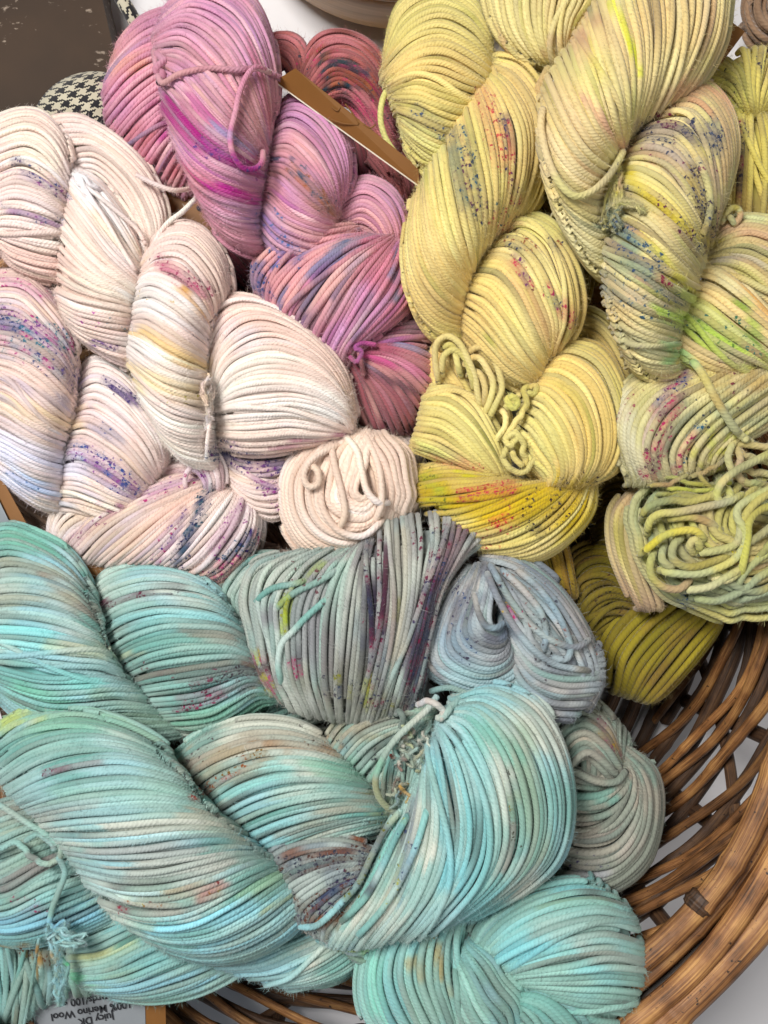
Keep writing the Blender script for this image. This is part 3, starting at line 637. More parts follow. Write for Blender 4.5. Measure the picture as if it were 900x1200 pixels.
lobe(F4, """352,648 300,662 284,700 291,740 299,776 318,812;376,648 335,668 315,705 318,745 325,787 345,830;411,643 385,668 368,710 365,755 368,802 380,842;436,628 432,665 430,710 425,757 418,804 412,846;
 460,612 461,650 462,700 455,752 442,804 430,846;492,606 495,640 490,690 478,747 462,799 450,844;537,606 530,640 510,690 495,747 482,799 468,840;577,630 546,650 520,690 507,742 498,792 488,834""",
 z=8, hf=.62, e=(.2,.22), r=4.4, base='BCC2BA', dens=1.05, rogue=.14, name='coil_end')
for p in ("322,715,50 335,702,60 350,692,64 372,682,60 395,668,48", "330,800,38 326,780,50 330,755,58 345,738,64 360,722,64 385,700,60",
           "300,705,38 318,690,50 345,684,58 360,680,58"):
    strand(F, p, r=4.6, name='loose_strand', base='B4C8BE', drape=.1)
F2 = dict(F, base='AEB8BC', drift=[('A6C0CC', 34, .65), ('C2C0BC', 30, .8), ('787C88', 20, .6)],
  patch=[(520,785,600,800,18,'A8CCD0',.6),(505,700,530,760,12,'98B0C0',.5),(575,690,600,740,12,'8494A8',.6),(620,720,660,750,14,'A8B8B0',.6)],
  speck=[(540,690,545,760,14,.10,['2C4470','38304A']),(600,680,680,760,22,.06,['23283C','8A5A50']),(595,712,605,722,5,.5,['B82C70','C8A838']),(640,740,650,780,20,.06,['3A2C38'])])
lobe(F2, """546,668 519,700 503,745 498,782 530,804 572,812 608,798 616,772 603,745;554,666 533,705 519,745 521,771 545,787 573,792 597,781 603,763 594,742;561,665 548,705 537,740 544,759 560,769 578,773 592,766 595,753 590,738;
 569,666 562,705 555,732 561,745 572,751 583,753 590,748 590,740 588,732;580,672 577,705 575,722 576,730 579,735 583,736 586,733 587,728 587,722""", z=0, H=52, prof='rise', e=(.6,.3), r=4.8, jit=.8, name='swirl', rogue=0)
lobe(F2, """568,650 605,652 652,684 685,730 703,775 706,802 692,832;571,659 603,671 641,700 669,738 687,772 690,796 674,818;574,669 600,689 631,718 653,745 669,770 674,786 657,803;
 578,680 598,705 620,730 638,750 651,762 656,772 636,786;582,692 598,718 612,738 625,752 633,762 630,770 615,772""", z=-8, H=50, prof='rise', e=(.5,.2), r=4.9, name='swirl', rogue=.05)
lobe(F2, "584,694 602,728 632,752 665,762 702,758;587,710 603,746 630,775 667,785 706,785;590,728 602,765 622,795 657,812 700,810;594,748 598,785 606,812 632,838 668,845", z=2, hf=.75, e=(.5,.15), r=4.8, name='swirl')
for p in ("575,662,50 590,690,58 605,712,60 625,735,58 650,752,50 675,758,38 690,750,26", "571,672,50 584,702,60 600,730,62 622,758,56 650,778,46 690,786,26",
          "588,668,50 612,690,54 634,718,52 640,745,50 636,762,48","606,668,48 632,690,50 655,722,46 668,755,40 664,772,38 645,770,42"):
    strand(F2, p, r=4.8, name='loose_strand', base='AFC0C6', drape=.35)
strand(F2, "556,690,46 560,715,54 568,732,58 580,736,58 590,730,56", r=4.6, name='loose_strand', base='9AB0C4')
strand(F, "505,810,20 528,806,22 560,816,20 590,812,16 612,800,10", r=4.4, name='loose_strand', base='9AB0B8')

# ---- front mint skein
G = skein('largest mint skein, turquoise and cream with rust flecks, ending in a fanned turquoise coil', 340, 980, -40, gam=1.16, sat=.95, streak=['6E7470','84877C','9CB0A6','7CA49C','9AC4CC','94B4AC','5E7A78'], **MINT,
  drift=[('A2CFD8', 72, .7), ('D2D6CA', 66, .8), ('76AEA6', 55, .6)],
  patch=[(40,845,160,850,14,'8EC4AC',.6),(0,850,30,845,10,'B8C878',.7),(60,905,110,895,6,'A08C90',.7),(50,950,120,935,12,'A8A8A0',.5),(70,930,220,925,10,'9FC8BC',.6),
         (120,970,240,965,13,'C6CCC2',.85),(230,955,270,975,14,'C2C4B4',.7),(100,995,250,1000,12,'B8BCB8',.8),(160,1020,270,1010,15,'C4CAC2',.9),(170,1052,250,1042,10,'B0AE9E',.85),(150,1060,240,1072,9,'C2C6BC',.8),
         (230,1052,258,1035,7,'B09490',.8),(180,1088,330,1060,12,'96D4E0',.9),(290,1050,350,1012,9,'A8C8A0',.6),(90,1030,160,1045,12,'BCDCDC',.7),(310,1070,330,1060,9,'A8A050',.6),(250,1110,360,1090,12,'94CCD8',.7),
         (215,900,300,868,14,'BCB4A4',.8),(240,905,270,880,10,'B8AC90',.6),(250,925,330,885,5,'A88460',.7),(300,872,395,880,5,'B08C68',.65),(215,885,240,930,8,'A8947C',.5),(290,860,380,862,7,'B8B4A4',.6),
         (260,930,330,900,14,'98D4D0',.7),(300,985,360,960,18,'A0D8E0',.85),(350,970,460,920,13,'A8A89A',.6),(370,900,440,910,14,'8EC4AC',.7),(440,930,460,955,9,'A8AC80',.6),
         (390,860,470,838,12,'B8B4A4',.8),(420,850,445,880,5,'6C7064',.5),(395,845,440,870,12,'B4AE90',.4),
         (550,830,560,1060,30,'88C8CC',.6),(610,860,630,1000,20,'A0B8A0',.6),(560,850,600,880,18,'7FC0B0',.6),(520,900,530,1040,16,'88CCD4',.7),(602,930,606,960,5,'A09850',.6),(600,970,590,1020,7,'A8A098',.6),
         (440,970,420,1060,12,'8A9490',.75),(455,960,430,1050,5,'564E64',.6),(425,1000,395,1090,5,'6A6A50',.5),(485,940,470,1050,8,'8C98A8',.5),(470,960,410,1080,5,'8FC8C0',.8)],
  speck=[(55,905,80,900,4,.3,['6A2040']),(225,935,310,880,6,.35,['8A4A1C','A03020','7A5A20']),(220,900,390,868,8,.08,['8A5A28','4A3A30']),(150,1060,250,1040,9,.09,['8A5A30','7A3030','98902C']),
         (145,1062,155,1062,5,.4,['8A2A40']),(220,895,250,860,8,.08,['4A3A40']),(440,970,400,1090,18,.07,['2C3450','6A6A20']),(600,900,604,1000,6,.12,['7A7020','3A3A30']),(400,860,440,880,12,.1,['2C3038']),
         (210,905,240,925,8,.12,['7A5020']),(480,950,460,1060,12,.05,['2C3A60','A0A030'])])
lobe(G, """-28,878 15,842 80,832 141,846 187,871 206,900;-12,902 30,871 85,857 140,864 191,888 222,919;8,926 50,904 95,891 145,889 201,905 240,936;26,943 70,930 115,922 165,920 216,932 260,956;
 46,963 90,958 140,955 190,952 241,957 282,973;70,991 115,996 165,993 215,986 261,984 302,993;93,1022 140,1034 190,1034 239,1023 283,1009 317,1004;123,1061 170,1075 219,1072 263,1053 301,1031 330,1016;
 162,1093 210,1107 256,1103 301,1082 336,1056 357,1041;197,1116 245,1127 291,1122 331,1103 356,1082 382,1066""", z=12, hf=.8, e=(.3,.2), r=4.6)
lobe(G, """202,888 240,860 290,845 346,850 392,874;211,906 245,885 295,868 346,868 400,886;224,926 262,901 310,886 361,886 414,901;239,946 280,919 325,904 376,904 427,916;254,967 300,944 345,931 391,926 442,933;
 279,987 325,966 368,953 411,946 454,949;309,1006 345,990 380,977 421,967 462,959;325,1012 360,1003 395,993 431,983 467,972""", z=-2, hf=1.0, e=(.05,.22), r=4.5)
lobe(G, "378,880 400,848 440,831 480,828 508,824;396,890 420,863 450,848 482,841 511,835;417,905 440,881 462,866 486,855 512,845;440,928 455,906 470,891 489,876 514,860", z=8, hf=.8, e=(.2,.3), r=4.4, base='A8B8A4')
lobe(G, """536,818 580,805 627,823 658,874 670,940 658,1002 616,1043 558,1074;531,826 570,821 610,850 637,900 647,955 634,1006 596,1044 544,1078;526,835 556,840 586,880 603,930 608,980 593,1023 560,1057 519,1086;
 520,846 540,866 560,905 572,950 572,995 558,1031 530,1064 499,1093;512,859 522,890 530,930 535,970 530,1011 515,1045 491,1078 469,1101;505,872 506,905 508,945 505,985 495,1026 478,1062 457,1088 439,1108;
 495,900 488,935 480,970 468,1005 452,1041 435,1070 417,1093 404,1111;475,938 462,965 448,990 432,1020 414,1049 397,1072 384,1092 374,1103""", z=25, hf=.72, e=(.25,.2), r=4.8, rogue=.1, name='coil_end')
G3 = dict(G, base='A6B4B0', drift=[('8C98A0', 24, .6), ('B8C4C0', 20, .6)],
  patch=[(320,1005,430,992,5,'8A5C44',.9),(400,1008,330,1028,6,'6A6468',.6),(425,1020,370,1060,7,'545C78',.7),(360,1085,425,1060,6,'96663C',.7)],
  speck=[(320,1020,425,1000,12,.28,['4A2C24','3A3440','30384A']),(430,1015,360,1075,13,.3,['23304C','38284A','5A3020']),(340,1050,365,1085,8,.4,['1C2030','5A3820']),(370,1080,420,1070,6,.4,['6A3A1C'])])
lobe(G3, "444,998 400,984 355,986 318,1002 310,1024;438,1006 397,1003 354,1013 325,1030 318,1050;433,1015 396,1020 363,1035 341,1052 336,1072;430,1030 402,1043 380,1061 364,1077 364,1093;426,1048 410,1062 397,1080 386,1093 384,1104", z=38, hf=.55, e=(.25,.35), r=4.5, name='coil_end', rogue=0, jit=.6)
for p in ("470,950,70 452,972,74 436,1002,76 420,1035,72 398,1060,64 372,1084,50 352,1086,36","478,955,72 462,985,76 446,1020,76 428,1052,68 400,1080,52","500,950,76 488,990,80 470,1030,74 446,1068,60 420,1096,40"):
    strand(G, p, r=4.6, name='loose_strand', base='98CCC8', drape=.3)
G5 = dict(G, base='98C4B0', drift=[('9CA0B0', 16, .7)], patch=[(400,1108,425,1112,5,'B8C828',.9)], speck=[(395,1100,440,1110,8,.2,['3C3A68'])])
lobe(G5, "388,1092 410,1096 432,1092 450,1086;394,1104 412,1108 432,1105 448,1096;402,1114 416,1120 432,1116 446,1106;412,1122 424,1129 436,1127 446,1116", z=5, hf=.7, r=4.2, name='coil_end', e=(.4,.3))
lobe(G, """223,1120 270,1120 320,1101 365,1081 402,1061;252,1133 300,1131 340,1116 385,1096 417,1076;298,1147 340,1144 375,1129 406,1109 432,1091;338,1158 375,1154 410,1142 436,1121 452,1106""", z=-35, hf=.9, e=(.3,.3), r=4.3)
# tie knot and ends
strand(G, "512,816,44 500,832,56 480,850,64 462,868,66 448,890,66 440,914,64 444,934,58 456,948,50 464,952,46", r=4.6, name='tie_strand', base='B4C0B4')
strand(G, "545,815,40 532,826,52 522,836,60 512,842,60", r=4.8, name='tie_strand', base='A4B49C', kink=3)
strand(G, "490,828,46 500,822,54 512,826,60 520,834,60 516,843,58", r=4.6, name='tie_strand', base='D4B8B4', kink=5)
strand(G, "465,838,38 468,834,50 472,842,54 470,852,46", r=4.6, name='tie_strand', base='B8CCC4', kink=2)
lobe(G, "452,948 450,915 462,875 484,846;466,952 466,918 476,880 496,850;482,950 484,920 492,884 508,852;494,940 498,915 504,885 514,858", z=18, H=30, r=3.0, base='B4AE90', wig=3, rogue=.4, jit=2, fz=4, name='tie_knot', e=(.6,.6))
rk = random.Random(4)
kb = Buf()
for k in range(26):
    x0, y0 = rk.uniform(468, 508), rk.uniform(856, 935)
    x0 -= (y0 - 856) * .12
    pts = []
    a = rk.uniform(0, 6.28)
    for q in range(5):
        pts.append([x0 + rk.uniform(-8, 8), y0 + (q - 2) * 5 + rk.uniform(-5, 5), 50 + rk.uniform(-4, 10)])
    strand(G, pts, r=rk.uniform(1.6, 2.6), base=rk.choice(['B8B088', 'C4A050', 'A86030', 'BCC4A0', 'B4B898', '9C4028', 'C0B890', 'B4BC9C']), fz=3, kink=5, buf=kb)
kb.build('tie_knot', MAT['yarn'], G['root'])

# ---- lower left mint skein
H = skein('teal mint skein at the lower left corner, resting on a printed label card', 90, 1080, -130, gam=1.25, sat=.95, streak=['6E7470','84877C','9CB0A6','7CA49C','9AC4CC','94B4AC','5E7A78'], **MINT,
  drift=[('7FB4A8', 50, .6), ('A8B4A4', 40, .5), ('88C4C8', 40, .5)],
  patch=[(0,1040,60,1005,9,'8A7C7C',.7),(0,1085,110,1070,14,'98D0E4',.9),(0,1075,40,1065,10,'98C4D0',.6),(90,1130,150,1110,8,'C8D0A0',.7),(85,1140,110,1148,6,'7CD8A8',.7),(130,1160,230,1150,14,'98C8D4',.9),(0,950,50,945,14,'A8A8A0',.6),(28,1110,60,1125,9,'B89858',.8),(150,1100,190,1080,10,'74A898',.6)],
  speck=[(20,1055,50,1065,8,.08,['8A3058']),(28,1110,60,1128,8,.15,['5A3A20']),(40,1130,60,1120,6,.05,['5A3A20'])])
lobe(H, "-28,962 0,944 32,938 56,948;-28,1010 0,998 35,983 68,974;-28,1045 5,1040 45,1018 88,1000;-28,1070 10,1068 55,1048 103,1030;-24,1090 20,1092 70,1076 123,1052;-18,1100 30,1108 88,1095 140,1073", z=-32, hf=.85, e=(.4,.3), r=4.5)
lobe(H, "85,1098 115,1083 145,1073 172,1062;80,1117 115,1112 150,1095 188,1078;82,1136 125,1130 165,1112 208,1094;90,1150 140,1148 185,1131 233,1111;107,1161 160,1163 210,1150 260,1129;132,1168 180,1174 232,1165 282,1140", z=-48, hf=.95, e=(.3,.3), r=4.6)
lobe(H, "-25,1090 -22,1150 -20,1215;-2,1088 2,1140 -2,1215;22,1092 30,1140 22,1215;42,1100 50,1145 42,1180;62,1112 75,1145 82,1168;75,1122 95,1148 105,1166", z=-52, hf=.4, r=5, rogue=.2)
strand(H, "-15,938,48 10,950,54 35,966,58 58,980,56 72,995,50 68,1008,46 50,1012,44 34,1002,42 22,988,38 10,990,34 -10,1000,30", r=4.3, name='tie_strand', base='B0CCC4', kink=3)
strand(H, "30,985,46 44,978,50 58,986,50 64,996,50", r=4.2, name='tie_strand', base='A8C8C4', kink=4)
strand(H, "68,1004,48 76,1022,44 70,1042,36 62,1062,26 58,1080,22", r=4.3, name='tie_strand', base='A4CCC8')
for k in range(9):
    a = k * .7
    strand(H, [[58, 1082, 24], [66 + 10 * math.cos(a), 1098 + 8 * math.sin(a), 32], [88 + 14 * math.cos(a), 1094 + 14 * math.sin(a * 1.3), 30 + 5 * math.sin(a)], [78 + 6 * math.sin(a), 1108, 24], [60, 1090, 20]],
           r=2.0, name='tie_bow', base='BCDCE0', fz=2.5, kink=6)
for k in range(7):
    strand(H, [[60 + k, 1088, 22], [62 + k * 1.5, 1115, 20], [66 + k * 2.2, 1140, 14], [66 + k * 1.6, 1160, 4], [70 + k * .6, 1178, -8]], r=2.6, name='tie_bow', base='A8D4DC', fz=3, kink=6)
strand(H, "46,1098,8 40,1135,-10 34,1170,-24 26,1212,-36", r=2.4, name='tie_strand', base='A4D0D4')
strand(H, "6,1098,-20 14,1140,-30 20,1175,-34 16,1212,-40", r=3.6, name='loose_strand', base='8CC0B8')
strand(H, "30,1104,-20 22,1140,-28 8,1180,-34 -4,1212,-40", r=3.6, name='loose_strand', base='88BCB4')

# ---- bottom right mint rosette
I = skein('turquoise skein at the bottom, its end knotted into a rosette beside the basket rim', 590, 1130, -130, gam=1.16, sat=.95, streak=['6E7470','84877C','9CB0A6','7CA49C','9AC4CC','94B4AC','5E7A78'], base='9CC6BC', r=5.2,
  drift=[('8CCCD0', 50, .6), ('A4C4B8', 40, .5)],
  patch=[(500,1090,520,1150,7,'B4AC80',.7),(478,1130,495,1170,6,'B8B48C',.7),(440,1110,440,1180,14,'98DCCC',.7),(640,1090,745,1090,22,'A8C0B8',.7),(680,1110,750,1130,12,'B0BCB4',.7),(600,1120,640,1110,16,'8CD4DC',.7),(640,1060,730,1050,10,'94B8A4',.6),
         (620,1170,680,1200,22,'74B4AC',.6),(550,1130,590,1190,14,'84AEA4',.6)], speck=[(500,1090,515,1140,8,.06,['8A7030'])])
lobe(I, """470,1082 438,1103 424,1145 430,1188 455,1225;490,1077 461,1104 450,1145 461,1187 486,1228;510,1072 487,1104 481,1145 495,1187 516,1228;531,1069 515,1104 512,1145 522,1182 537,1222;548,1072 542,1105 541,1140 543,1178 549,1212""", z=0, hf=.8, e=(.3,.3))
lobe(I, """550,1112 558,1082 598,1053 650,1037 692,1034;559,1116 590,1083 634,1059 686,1048 727,1056;570,1125 608,1101 656,1081 705,1072 744,1082;585,1138 622,1124 666,1110 712,1103 754,1113;598,1148 638,1145 676,1143 714,1140 754,1144;
 605,1156 640,1164 678,1172 712,1175 742,1178;608,1164 636,1183 660,1203 690,1218 715,1222""", z=-2, hf=.68, e=(.25,.1), r=5.2)
lobe(I, "556,1108 577,1124 592,1147 611,1169 616,1197;547,1118 562,1139 579,1164 597,1186 602,1210;540,1133 550,1155 562,1179 579,1201 587,1218;536,1150 539,1176 547,1197 560,1214 571,1226", z=22, hf=1.0, e=(.25,.3), r=5)
lobe(I, "606,1160 641,1156 678,1170 706,1200;604,1168 634,1174 658,1191 680,1217;602,1178 620,1193 634,1210 648,1230;598,1190 608,1204 616,1220 622,1236", z=16, hf=.9, e=(.2,.3), r=5.2)

# ---- grey mint coil by the basket
J = skein('grey-green skein end with coiled arcs of yarn, beside the basket wall', 690, 940, -140, gam=1.4, streak=['6E7470','84877C','9CB0A6','7CA49C','9AC4CC','94B4AC','5E7A78'], base='A7AEA2', r=5.4,
  drift=[('96B8AC', 36, .6), ('BDB4A6', 32, .6)],
  patch=[(650,928,730,930,9,'7CB8AC',.7),(700,850,728,890,6,'9A8068',.6),(660,840,700,830,12,'A4AC98',.5),(600,1040,700,1035,16,'C4CCDA',.85),(640,990,740,990,16,'BCB6AC',.7),(660,900,700,880,8,'AC9C94',.5)],
  speck=[(700,845,728,895,6,.12,['7A2C50','A08028']),(640,1000,700,1010,12,.06,['4A4468']),(600,1040,660,1040,12,.08,['5A5478'])])
lobe(J, """596,1050 650,1053 712,1046 757,1014 774,955 767,903 731,872;632,1024 680,1033 721,1024 753,990 763,945 756,907 731,880;648,998 688,1007 723,999 746,970 753,935 746,905 732,887;
 653,972 690,977 719,969 739,945 744,922 741,905 733,892;654,946 685,951 711,945 729,930 737,915 737,905 733,897;654,925 680,930 701,928 719,918 729,908 731,903 731,898""", z=-60, H=50, prof='rise', e=(.6,.35), name='coil_end')
lobe(J, "634,890 646,836 682,822 712,842 728,880 733,908;646,900 659,858 683,845 706,860 720,885 730,910;655,908 668,880 685,868 701,879 713,895 726,914;661,916 674,897 687,890 698,897 709,908 721,919", z=-55, H=38, prof='rise', e=(.6,.5), name='coil_end')
lobe(J, "638,852 643,890 643,940;662,835 666,890 666,950;690,828 692,890 692,955;717,840 716,890 714,950;738,870 736,900 734,940", z=-72, H=48, name='coil_end')
lobe(J, "638,880 670,898 700,910 730,908;638,902 670,915 700,922 730,914;640,926 668,934 700,936 730,922", z=-62, H=66, prof='flat', e=(.6,.6), name='coil_end')
strand(J, "652,898,-10 672,904,-4 700,916,0 722,916,-4 733,904,-12", r=5.2, name='loose_strand', base='A4ACA0')
strand(J, "655,915,-8 675,890,0 690,882,2 706,892,0 722,908,-6", r=5.2, name='loose_strand', base='9CA498')
YS = ['6A2038', '2C3450', 'A83040', '305860']
# ---- central yellow skein
K = skein('buttery yellow twisted skein in the middle, ending in a loose-looped tangle above a mustard band', 590, 350, -70, gam=1.1, sat=1.0, streak=['B4A85E','A4A450','ECE2A0','CCB474','BCB47C'], base='E6CE88', r=4.3, drift=[('EDE2A0', 70, .7), ('DCC482', 50, .4), ('D2D07E', 45, .45)],
  patch=[(470,20,560,40,34,'DDD088',.6),(480,150,530,190,16,'D0D090',.6),(530,170,545,240,7,'8C8C70',.6),(555,190,560,240,10,'C0B870',.6),(595,150,605,200,6,'9A6A60',.5),
         (490,240,510,350,22,'DEC488',.6),(600,80,640,160,18,'DCC48C',.6),
         (600,320,650,400,16,'D8B07C',.6),(570,290,640,300,12,'D4C490',.5),(580,280,600,262,10,'DDB48C',.5),(550,400,620,445,12,'CDB070',.6),
         (650,430,720,540,40,'DFC678',.7),(500,470,580,540,34,'E2D68C',.7),(490,520,520,540,14,'CCD080',.6),(520,540,548,546,9,'D89878',.5),
         (495,565,560,565,13,'D4C050',.7),(500,580,690,600,34,'CDB428',.9),(560,600,680,580,22,'D8BC20',.8),(500,560,520,590,10,'B8C040',.6),(600,640,690,570,9,'B8A050',.3),(538,558,545,562,7,'DCD818',.9),(530,570,600,562,8,'D8C078',.7),
         (665,360,735,430,16,'C4AA64',.6)],
  speck=[(538,165,555,245,16,.20,['2C3C50','35586A','5A3048']),(590,140,603,235,7,.3,['5A1C48','38305A','A83040']),(565,110,590,190,12,.10,['C0504A','A83040']),(490,130,525,160,9,.14,['3A5070','4A5060']),
         (555,235,590,260,14,.08,['A83040','305860']),(600,285,650,290,9,.14,['28304C','8A5030']),(605,300,620,330,6,.3,['6A3060','B84050']),(640,340,668,375,9,.18,['B02850','38405A']),
         (540,580,600,572,7,.3,['C03848','B05038']),(560,640,600,600,16,.08,['A83040','B02030']),(580,610,592,608,6,.5,['C02030']),(620,600,690,570,22,.07,['23203A','3A2020']),(625,618,632,622,5,.5,['201C2C']),
         (500,555,530,600,14,.05,['607020','5A4A20']),(515,540,560,548,6,.1,['C86050'])])
lobe(K, """453,62 468,8 510,-18 552,-2 574,40;451,77 480,38 515,23 550,38 575,66;451,91 482,63 515,53 547,66 574,87;456,101 485,84 515,83 546,97 570,107;460,113 488,112 512,122 539,130 560,127;
 466,128 488,139 508,149 529,156 550,151;470,145 488,162 505,174 521,180 540,172;475,165 488,188 500,201 513,203 530,192""", z=-15, hf=1.0, e=(.45,.4))
lobe(K, """574,64 612,70 642,110 645,172 633,228 600,266;571,80 598,99 620,140 622,186 610,232 589,275;564,91 580,120 593,165 593,211 586,252 576,288;548,107 558,145 568,190 573,231 571,267 564,302;
 528,142 535,180 543,220 550,256 556,287 556,317;508,182 512,220 520,260 530,293 543,317 552,332;493,217 491,260 499,300 515,331 533,350 547,357;483,240 476,290 483,336 501,367 522,382 542,387;482,300 486,348 499,379 514,396 531,405 547,407""", z=-8, hf=.85, e=(.3,.15), r=4.5)
lobe(K, "655,398 676,362 708,370 734,406 747,455 748,495;655,408 680,386 704,396 724,427 735,465 736,505;655,420 682,404 700,418 714,444 720,478 720,515", z=-50, hf=.9, r=4.5)
lobe(K, """594,266 614,250 647,260 673,298 684,350 675,388 653,415;584,276 608,268 636,284 660,324 668,365 662,392 651,415;571,293 598,287 623,307 641,342 652,376 651,397 646,417;559,313 585,314 608,338 623,368 634,393 641,411 642,422;
 549,336 572,345 592,368 608,393 621,413 631,427 638,434;541,366 560,381 578,401 593,419 609,433 621,442 631,448;543,398 557,415 572,430 589,443 603,451 616,455 628,455""", z=2, hf=.95, e=(.22,.2), r=4.4)
lobe(K, """638,425 668,400 708,409 732,454 737,507 724,549 697,566;634,433 662,419 694,437 713,474 718,515 708,547 687,567;628,443 652,442 679,461 694,495 697,529 690,552 676,568;622,456 642,460 662,482 676,510 680,536 675,555 666,568;
 616,476 632,485 648,505 659,528 663,546 661,558 653,569;609,501 622,512 633,528 643,542 648,554 647,562 641,570;603,527 612,538 620,548 628,556 635,562 637,567 631,571""", z=-2, hf=.95, e=(.2,.3), r=4.7)
lobe(K, "508,452 536,450 562,469 580,500 592,536 597,560;500,469 525,471 549,490 569,518 583,541 592,560;495,490 518,493 541,508 559,528 575,546 587,560;490,509 512,514 532,526 551,539 567,549 582,560;483,526 504,534 522,541 541,547 559,553 577,561", z=-2, hf=1.0, e=(.3,.2), r=4.6)
lobe(K, "512,398 506,425 512,448 536,462;535,396 528,424 540,448 560,472;560,402 556,430 568,462 584,490;580,410 584,440 592,470 600,500", z=-12, hf=.6, r=4.4, rogue=.2)
for p in ("514,448,14 510,420,26 512,402,34 524,394,38 538,402,40 548,420,38 556,440,32 560,462,24 563,482,14", "518,440,18 520,418,30 532,410,36 545,420,36 552,440,32 556,456,26",
          "545,418,28 556,408,36 568,408,40 578,420,40 586,440,38 588,458,34 580,476,26 572,492,14", "540,432,26 552,420,34 562,420,38 572,434,38 578,450,34 574,470,26 566,488,14",
          "584,478,20 592,486,26 592,500,28 584,512,24 580,520,16", "516,410,28 526,404,34 532,408,34 536,425,32 540,440,26", "548,440,24 560,436,30 568,452,30 568,474,24"):
    strand(K, p, r=4.6, name='loose_loop', base='E4D296')
lobe(K, """490,549 520,542 555,545 590,557 611,566;488,568 520,562 555,562 590,562 623,565;493,587 525,583 560,576 598,568 638,566;506,605 540,602 576,591 616,573 653,565;528,623 562,618 598,606 636,586 670,564;558,641 595,637 631,620 662,593 683,563;588,655 631,655 668,632 694,599 698,563""",
 z=-18, hf=.9, e=(.3,.2), r=4.4, name='coil_end')
for p in ("622,452,30 612,456,38 616,466,42 616,478,42 606,492,40 596,506,36 594,516,32", "608,462,34 598,470,40 592,478,38 600,474,42 606,466,42",
          "596,508,34 604,506,40 606,516,42 598,522,40 592,516,38 600,508,42 610,514,42 614,530,38 616,544,30", "594,524,32 590,534,34 596,548,34 608,554,32 620,548,32 626,536,34 624,524,36 618,522,36",
          "600,530,36 606,540,38 612,546,34", "622,455,34 628,452,38 626,462,36 618,460,38"):
    strand(K, p, r=4.4, name='tie_knot', base='E0D088', kink=4, fz=1.5)
strand(K, "600,464,36 594,470,42 600,478,44 606,470,44 598,466,44", r=5, name='tie_knot', base='E4E078', kink=6, fz=4)
strand(K, "455,102,10 448,118,14 446,140,12 452,162,8 466,182,4 484,196,0 494,202,-4", r=4.3, name='loose_strand', base='DAD88C')
strand(K, "472,120,10 470,140,14 474,162,14 484,182,10 494,196,4", r=4.2, name='loose_strand', base='DAD88C')
strand(K, "576,76,24 582,92,40 592,120,52 600,150,56", r=4.5, name='loose_strand')

# ---- right yellow skein
L = skein('peach and chartreuse skein with navy flecks at the right, its near end tangled open loops', 790, 350, -60, gam=1.1, sat=.95, streak=['A08C68','8C8C68','E8DCA8','C89C78','B8A890','A8A040'], base='E2CE8E', r=4.7, drift=[('ECDFA2', 60, .6), ('DDC08E', 50, .4), ('CCCC7E', 45, .45)],
  patch=[(580,10,640,60,34,'DDD090',.7),(640,60,700,30,10,'CFA880',.5),(716,-5,748,80,5,'D4D82C',.95),(690,40,700,90,7,'D8CC60',.6),(690,120,735,175,8,'D8A88C',.7),(650,110,690,170,12,'DCC8A0',.5),
         (640,170,700,230,22,'E4D2A4',.6),(760,20,860,60,40,'DDBE80',.5),(665,260,720,310,24,'DCD4A4',.7),
         (790,115,850,110,16,'D9AE84',.9),(850,130,850,200,10,'D0AC84',.7),(750,150,830,160,16,'A89888',.7),(760,170,800,190,14,'B4A49C',.7),(735,210,800,255,12,'D6C860',.6),(730,200,830,290,6,'DCCB30',.9),(740,260,800,330,5,'E0D83C',.8),
         (712,250,760,330,12,'92A084',.8),(715,300,780,345,12,'A4AC88',.7),(720,340,790,370,14,'A8A890',.7),(755,360,795,365,12,'D4BC98',.7),(730,390,790,420,22,'C2C298',.7),(810,200,830,280,9,'B8A040',.6),(830,190,845,240,8,'B8A48C',.6),
         (795,370,870,420,16,'C2DC58',.95),(800,340,900,420,10,'C8DC60',.7),(860,330,900,370,12,'D4A860',.8),(790,415,850,440,9,'CDBC60',.6),(830,320,900,345,9,'C8C8A0',.6),(785,400,800,425,10,'A8CC88',.8),(860,340,900,420,6,'98B83C',.7),
         (840,270,900,275,12,'D8B48C',.9),(840,298,900,300,10,'B8B0A8',.8),(850,258,900,258,5,'C8D0A0',.7),
         (728,470,745,545,12,'D8D4B4',.9),(775,460,740,540,10,'D4CCA4',.5),(800,470,770,550,9,'8E9478',.6),(820,450,850,460,12,'C2A860',.5),(870,440,900,450,14,'C8A858',.6),(812,520,850,545,7,'D4D444',.7),(835,500,860,520,6,'C8D050',.7),(840,470,880,500,14,'A8B08C',.6),(800,440,760,500,8,'B090A0',.5)],
  speck=[(755,150,840,160,14,.18,['5A2040','2C3450','4A4858']),(835,145,838,180,7,.6,['2C4468','203050']),(770,135,785,130,6,.5,['6A1838']),(810,200,835,270,9,.25,['3A3040','2C3858']),(720,200,745,225,10,.12,['3A3450']),
         (760,170,830,200,14,.08,['384058','7A3050']),(715,260,765,310,14,.16,['30506A','2C4468']),(740,300,790,350,12,.10,['2C4468','305860']),(765,235,785,250,9,.12,['5A2040']),(800,265,820,290,8,.3,['203050','5A2040']),
         (770,325,780,330,6,.3,['8A2040']),(715,330,790,380,14,.07,['305870']),(820,380,900,410,14,.06,['5A8030','2C6A60']),(860,370,885,415,6,.15,['2C6A50']),(735,380,750,400,9,.06,['5A3060']),
         (745,460,730,490,6,.1,['8A2C4C']),(800,445,770,480,9,.25,['4A2060','283A70','98205A']),(790,470,760,550,10,.28,['98184A','A82858','5A2040']),(815,500,790,550,6,.3,['A02858','246080','285880']),(850,430,870,470,12,.10,['3A4030','7A3040']),(810,480,830,500,14,.05,['384858'])])
